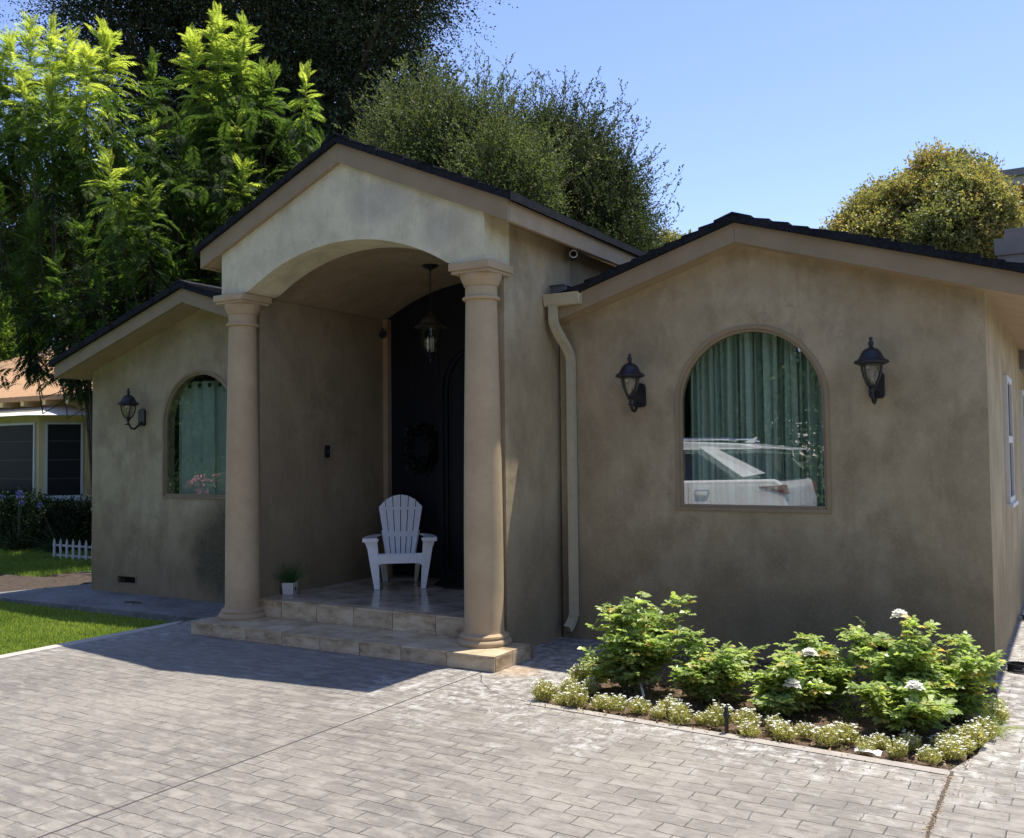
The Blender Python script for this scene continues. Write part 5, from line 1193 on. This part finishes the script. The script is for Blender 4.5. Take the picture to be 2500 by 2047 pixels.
def lily(x,y,label,nfl,seed):
    rnd = random.Random(seed); root = empty('agapanthus',(x,y,-.05),0,label,'flowering plant','agapanthus plants before the neighbour house'); Lv = Leaves(); Fl = Leaves(); st = MB()
    for k in range(90):
        a = rnd.uniform(0,2*pi); tl = rnd.uniform(.3,1.5); p = Vector((rnd.gauss(0,.08),rnd.gauss(0,.08),0)); d = Vector((math.cos(a)*tl,math.sin(a)*tl,1.3)).normalized(); Lh = rnd.uniform(.4,.7)
        for s_ in range(5): Lv.add(np.array(p),np.array(d),np.array((-math.sin(a),math.cos(a),.2)),Lh/5*1.4,.028*(1-s_/6),rnd.uniform(.2,.8)); p = p+d*Lh/5; d = (d+Vector((0,0,-.25*tl))).normalized()
    for k in range(nfl):
        e_ = Vector((rnd.gauss(0,.22),rnd.gauss(0,.15),rnd.uniform(.85,1.1))); st.tube([(0,0,0),tuple(e_*.5),tuple(e_)],.006,5); n = 60; Fl = Leaves()
        Fl.add(np.array(e_),rdir(n,(0,0,.3)),rdir(n),rng.uniform(.04,.07,n),.022,rng.uniform(0,1,n)); Fl.build('bloom',M['lilac'],root)
    Lv.build('leaves',M['hedgeleaf'],root); sub(st,'stems',M['stem_green'],root)
lily(-16.3,10.1,'agapanthus with lilac blooms in front of the angled bay window',4,1); lily(-17.0,10.2,'agapanthus with one lilac bloom left of the bay corner',3,2); lily(-15.2,10.2,'agapanthus clump with low leaves behind the picket fence',1,3); lily(-18.0,9.9,'agapanthus with a lilac bloom low in the hedge at the left',2,4)
# picket fences
M['fence'] = simple('fence_paint',(.46,.45,.41),.7,nscale=12,var=.12)
def picket(x0,y0,dx,n,label):
    root = empty('picket_fence',(x0,y0,-.05),0,label,'picket fence','low white picket fences before the hedge')
    M_ = M['fence']
    for i in range(n):
        mb = MB(); x = i*dx; w_ = .026; mb.prism([(x-w_,0),(x+w_,0),(x+w_,.31),(x,.37),(x-w_,.31)],1,-.008,.006); sub(mb,'picket',M_,root)
    for z in (.085,.245): mb = MB(); mb.box((-.06,.007,z),((n-1)*dx+.06,.018,z+.032)); sub(mb,'rail',M_,root)
picket(-14.44,9.57,.165,11,'low white picket fence ending at the corner of the left wing'); picket(-17.6,9.57,.165,10,'low white picket fence cut off by the left picture edge')

# ------------------------------------------------------------------ BEHIND THE CAMERA (mirrored in the windows)
car = empty('parked_car',(-6.02,.36,.02),0,'white estate style off road car parked before the house, mirrored in the large window','car')
def CB(mb,name,mat,parent=car,smooth=False,bev=0):
    o = mb.build(name,mat,None,smooth); o.parent = parent
    if bev: b_ = o.modifiers.new('b','BEVEL'); b_.width = bev; b_.segments = 3; b_.limit_method = 'ANGLE'; b_.angle_limit = R(35)
    return o
# local: x forward is -X ; length from -2.4 (nose) to +2.4 (tail); half width .95
mb = MB(); side = [(-2.38,.42),(-2.40,.75),(-2.30,.98),(-1.35,1.12),(2.28,1.20),(2.40,1.10),(2.44,.80),(2.40,.42),(1.92,.32)]
for k in range(9): a = pi*k/8; side.append((1.48+.40*math.cos(a),.36+.40*math.sin(a)))
side += [(-1.06,.30)]
for k in range(9): a = pi*k/8; side.append((-1.46+.40*math.cos(a),.36+.40*math.sin(a)))
mb.prism(side,1,-.92,.92); CB(mb,'body',M['carpaint'],bev=.05)
def loft(mb, bot, top, yb, yt):
    n = len(bot); vs = [(x,-yb,z) for x,z in bot]+[(x,yb,z) for x,z in bot]; vs += [(x,-yt,z) for x,z in top]+[(x,yt,z) for x,z in top]
    mb.add(vs,[(0,1,2*n+1,2*n),(n,2*n+n,2*n+n+1,n+1),(0,2*n,3*n,n),(1,n+1,3*n+1,2*n+1),(2*n,2*n+1,3*n+1,3*n),(0,n,n+1,1)])
mb = MB(); loft(mb,[(-1.35,1.10),(2.32,1.19)],[(-.55,1.68),(1.95,1.68)],.86,.66); CB(mb,'side_glass',M['carglass'])
mb = MB(); mb.prism([(-.68,1.665),(-.2,1.74),(.8,1.765),(1.7,1.72),(2.02,1.66),(2.0,1.63),(-.66,1.63)],1,-.68,.68); CB(mb,'roof',M['carpaint'],bev=.02)
mb = MB(); mb.prism([(1.75,1.70),(2.36,1.645),(2.38,1.62),(1.75,1.64)],1,-.62,.62); CB(mb,'spoiler',M['carpaint'],bev=.01)
for s_ in (-1,1):
    def sp(x,z,o=.006):
        u = (z-1.10)/.58; return (x, s_*(.865-.20*u+o), z)
    mb = MB()
    for q in ([(1.05,1.68),(1.27,1.68),(2.28,1.20),(1.82,1.19)],[(-1.36,1.10),(-1.22,1.11),(-.46,1.68),(-.60,1.68)],[(.22,1.17),(.32,1.17),(.32,1.68),(.22,1.68)],[(-.6,1.64),(2.0,1.64),(2.0,1.69),(-.6,1.69)]):
        P2(mb,[sp(*p_) for p_ in q],.012*s_)
    CB(mb,'pillars',M['carpaint'])
    mb = MB(); P2(mb,[sp(-1.1,1.12,.012),sp(2.1,1.19,.012),sp(2.1,1.21,.012),sp(-1.1,1.14,.012)],.006*s_); CB(mb,'chrome_strip',M['chrome'])
    mb = MB(); mb.tube([(-.3,s_*.62,1.78),(-.2,s_*.62,1.815),(1.5,s_*.62,1.80),(1.62,s_*.62,1.76)],.016,8); CB(mb,'roof_rail',M['chrome'],smooth=True)
    for x in (-.20,1.18): mb = MB(); mb.tube([(x-.11,s_*.925,1.02),(x-.09,s_*.955,1.025),(x+.09,s_*.955,1.03),(x+.11,s_*.925,1.03)],.014,8); CB(mb,'door_handle',M['chrome'],smooth=True)
    mb = MB(); mb.prism([(2.02,1.09),(2.42,1.12),(2.45,.98)],1,min(s_*.80,s_*.935),max(s_*.80,s_*.935)); CB(mb,'tail_lamp',M['carred'],bev=.015)
    mb = MB(); mb.prism([(-2.36,.86),(-2.0,.98),(-1.9,.92),(-2.38,.74)],1,min(s_*.70,s_*.93),max(s_*.70,s_*.93)); CB(mb,'headlight',M['chrome'],bev=.01)
    mb = MB(); mb.box((-.98,min(s_*.95,s_*1.12),1.06),(-.86,max(s_*.95,s_*1.12),1.20),.02); mb.box((-.94,min(s_*.86,s_*.96),1.08),(-.9,max(s_*.86,s_*.96),1.11)); CB(mb,'door_mirror',M['carpaint'])
    for x in (-.52,.27,.96): mb = MB(); mb.box((x,min(s_*.918,s_*.9225),.42),(x+.006,max(s_*.918,s_*.9225),1.12)); CB(mb,'door_gap',M['rubber'])
    for x in (-1.46,1.48):
        wh = empty('wheel',(x,s_*.80,.34)); wh.parent = car
        mb = MB(); mb.m = Matrix.Rotation(pi/2,4,'X'); mb.lathe([(.22,-.11),(.33,-.11),(.35,-.08),(.35,.08),(.33,.11),(.22,.11)],n=36); CB(mb,'tyre',M['tyre'],wh,True)
        mb = MB(); mb.m = Matrix.Rotation(pi/2,4,'X'); mb.lathe([(.06,-.115),(.225,-.10),(.225,.10),(.06,.115)],n=10); CB(mb,'rim',M['chrome'],wh)
mb = MB(); P2(mb,[(2.33,-.72,1.22),(2.33,.72,1.22),(1.97,.60,1.64),(1.97,-.60,1.64)],.008); CB(mb,'rear_window',M['carglass'])
mb = MB(); mb.prism([(1.55,1.745),(1.72,1.735),(1.76,1.83)],1,-.012,.012); CB(mb,'roof_antenna',M['carpaint'])

def street_tree(x,y,h,r_,label,mat,seed,n=15000):
    root = wtree('street_tree',(x,y,-.1),label,'tree','trees across the street'); rnd = random.Random(seed); bl = [(rnd.uniform(-r_,r_)*.7,rnd.uniform(-r_,r_)*.5,h*rnd.uniform(.35,.85),r_*rnd.uniform(.4,.6),r_*.5,r_*rnd.uniform(.35,.5)) for k in range(9)]
    Lv = Leaves(); crown(Lv,bl,n,5,.5,.26,.16,up=.2,shell=.5); Lv.build('crown',mat,root); limbs(root,(0,0,0),bl,.28,seed)
for i,(x,y,h,r_,lb) in enumerate([(-34,-17,9,5.5,'far left'),(-26,-15,9,5,'left'),(-18,-16,10,5.5,'second from the left'),(-10,-15,9.5,5,'straight behind the parked car'),(-2,-16,9,5,'right of the parked car'),(7,-17,9,5,'far right')]):
    street_tree(x,y,h,r_,'leafy green tree across the street seen only in window reflections, '+lb,M['darkleaf'] if i%2 else M['hedgeleaf'],40+i)
hd = empty('hedge',(-12,-12.6,-.1),0,'long clipped hedge across the street seen only in window reflections','hedge'); Lv = Leaves(); n = 42000
P = np.stack([rng.uniform(-26,26,n),rng.uniform(-.5,.5,n),rng.uniform(.1,4.2,n)],1); Lv.add(P,rdir(n),rdir(n),.22,.14,rng.uniform(0,.9,n)); Lv.build('foliage',M['hedgeleaf'],hd)
pk = empty('flowering_shrub',(-23,-5.2,-.1),0,'pink flowering shrub across the lawn mirrored in the left window','shrub'); Lv = Leaves(); crown(Lv,[(0,0,.75,.9,.8,.7),(1.1,0,.6,.7,.7,.6)],2500,6,.2,.07,.04); Lv.build('foliage',M['hedgeleaf'],pk)
Lv = Leaves(); P = rdir(60)*np.array((.45,.5,.35))+np.array((.7,.4,.9)); n = len(P)
for q in range(5): Lv.add(P+rng.normal(0,.03,(n,3)),rdir(n),rdir(n),.08,.06,rng.uniform(0,1,n))
Lv.build('blooms',M['pink'],pk)
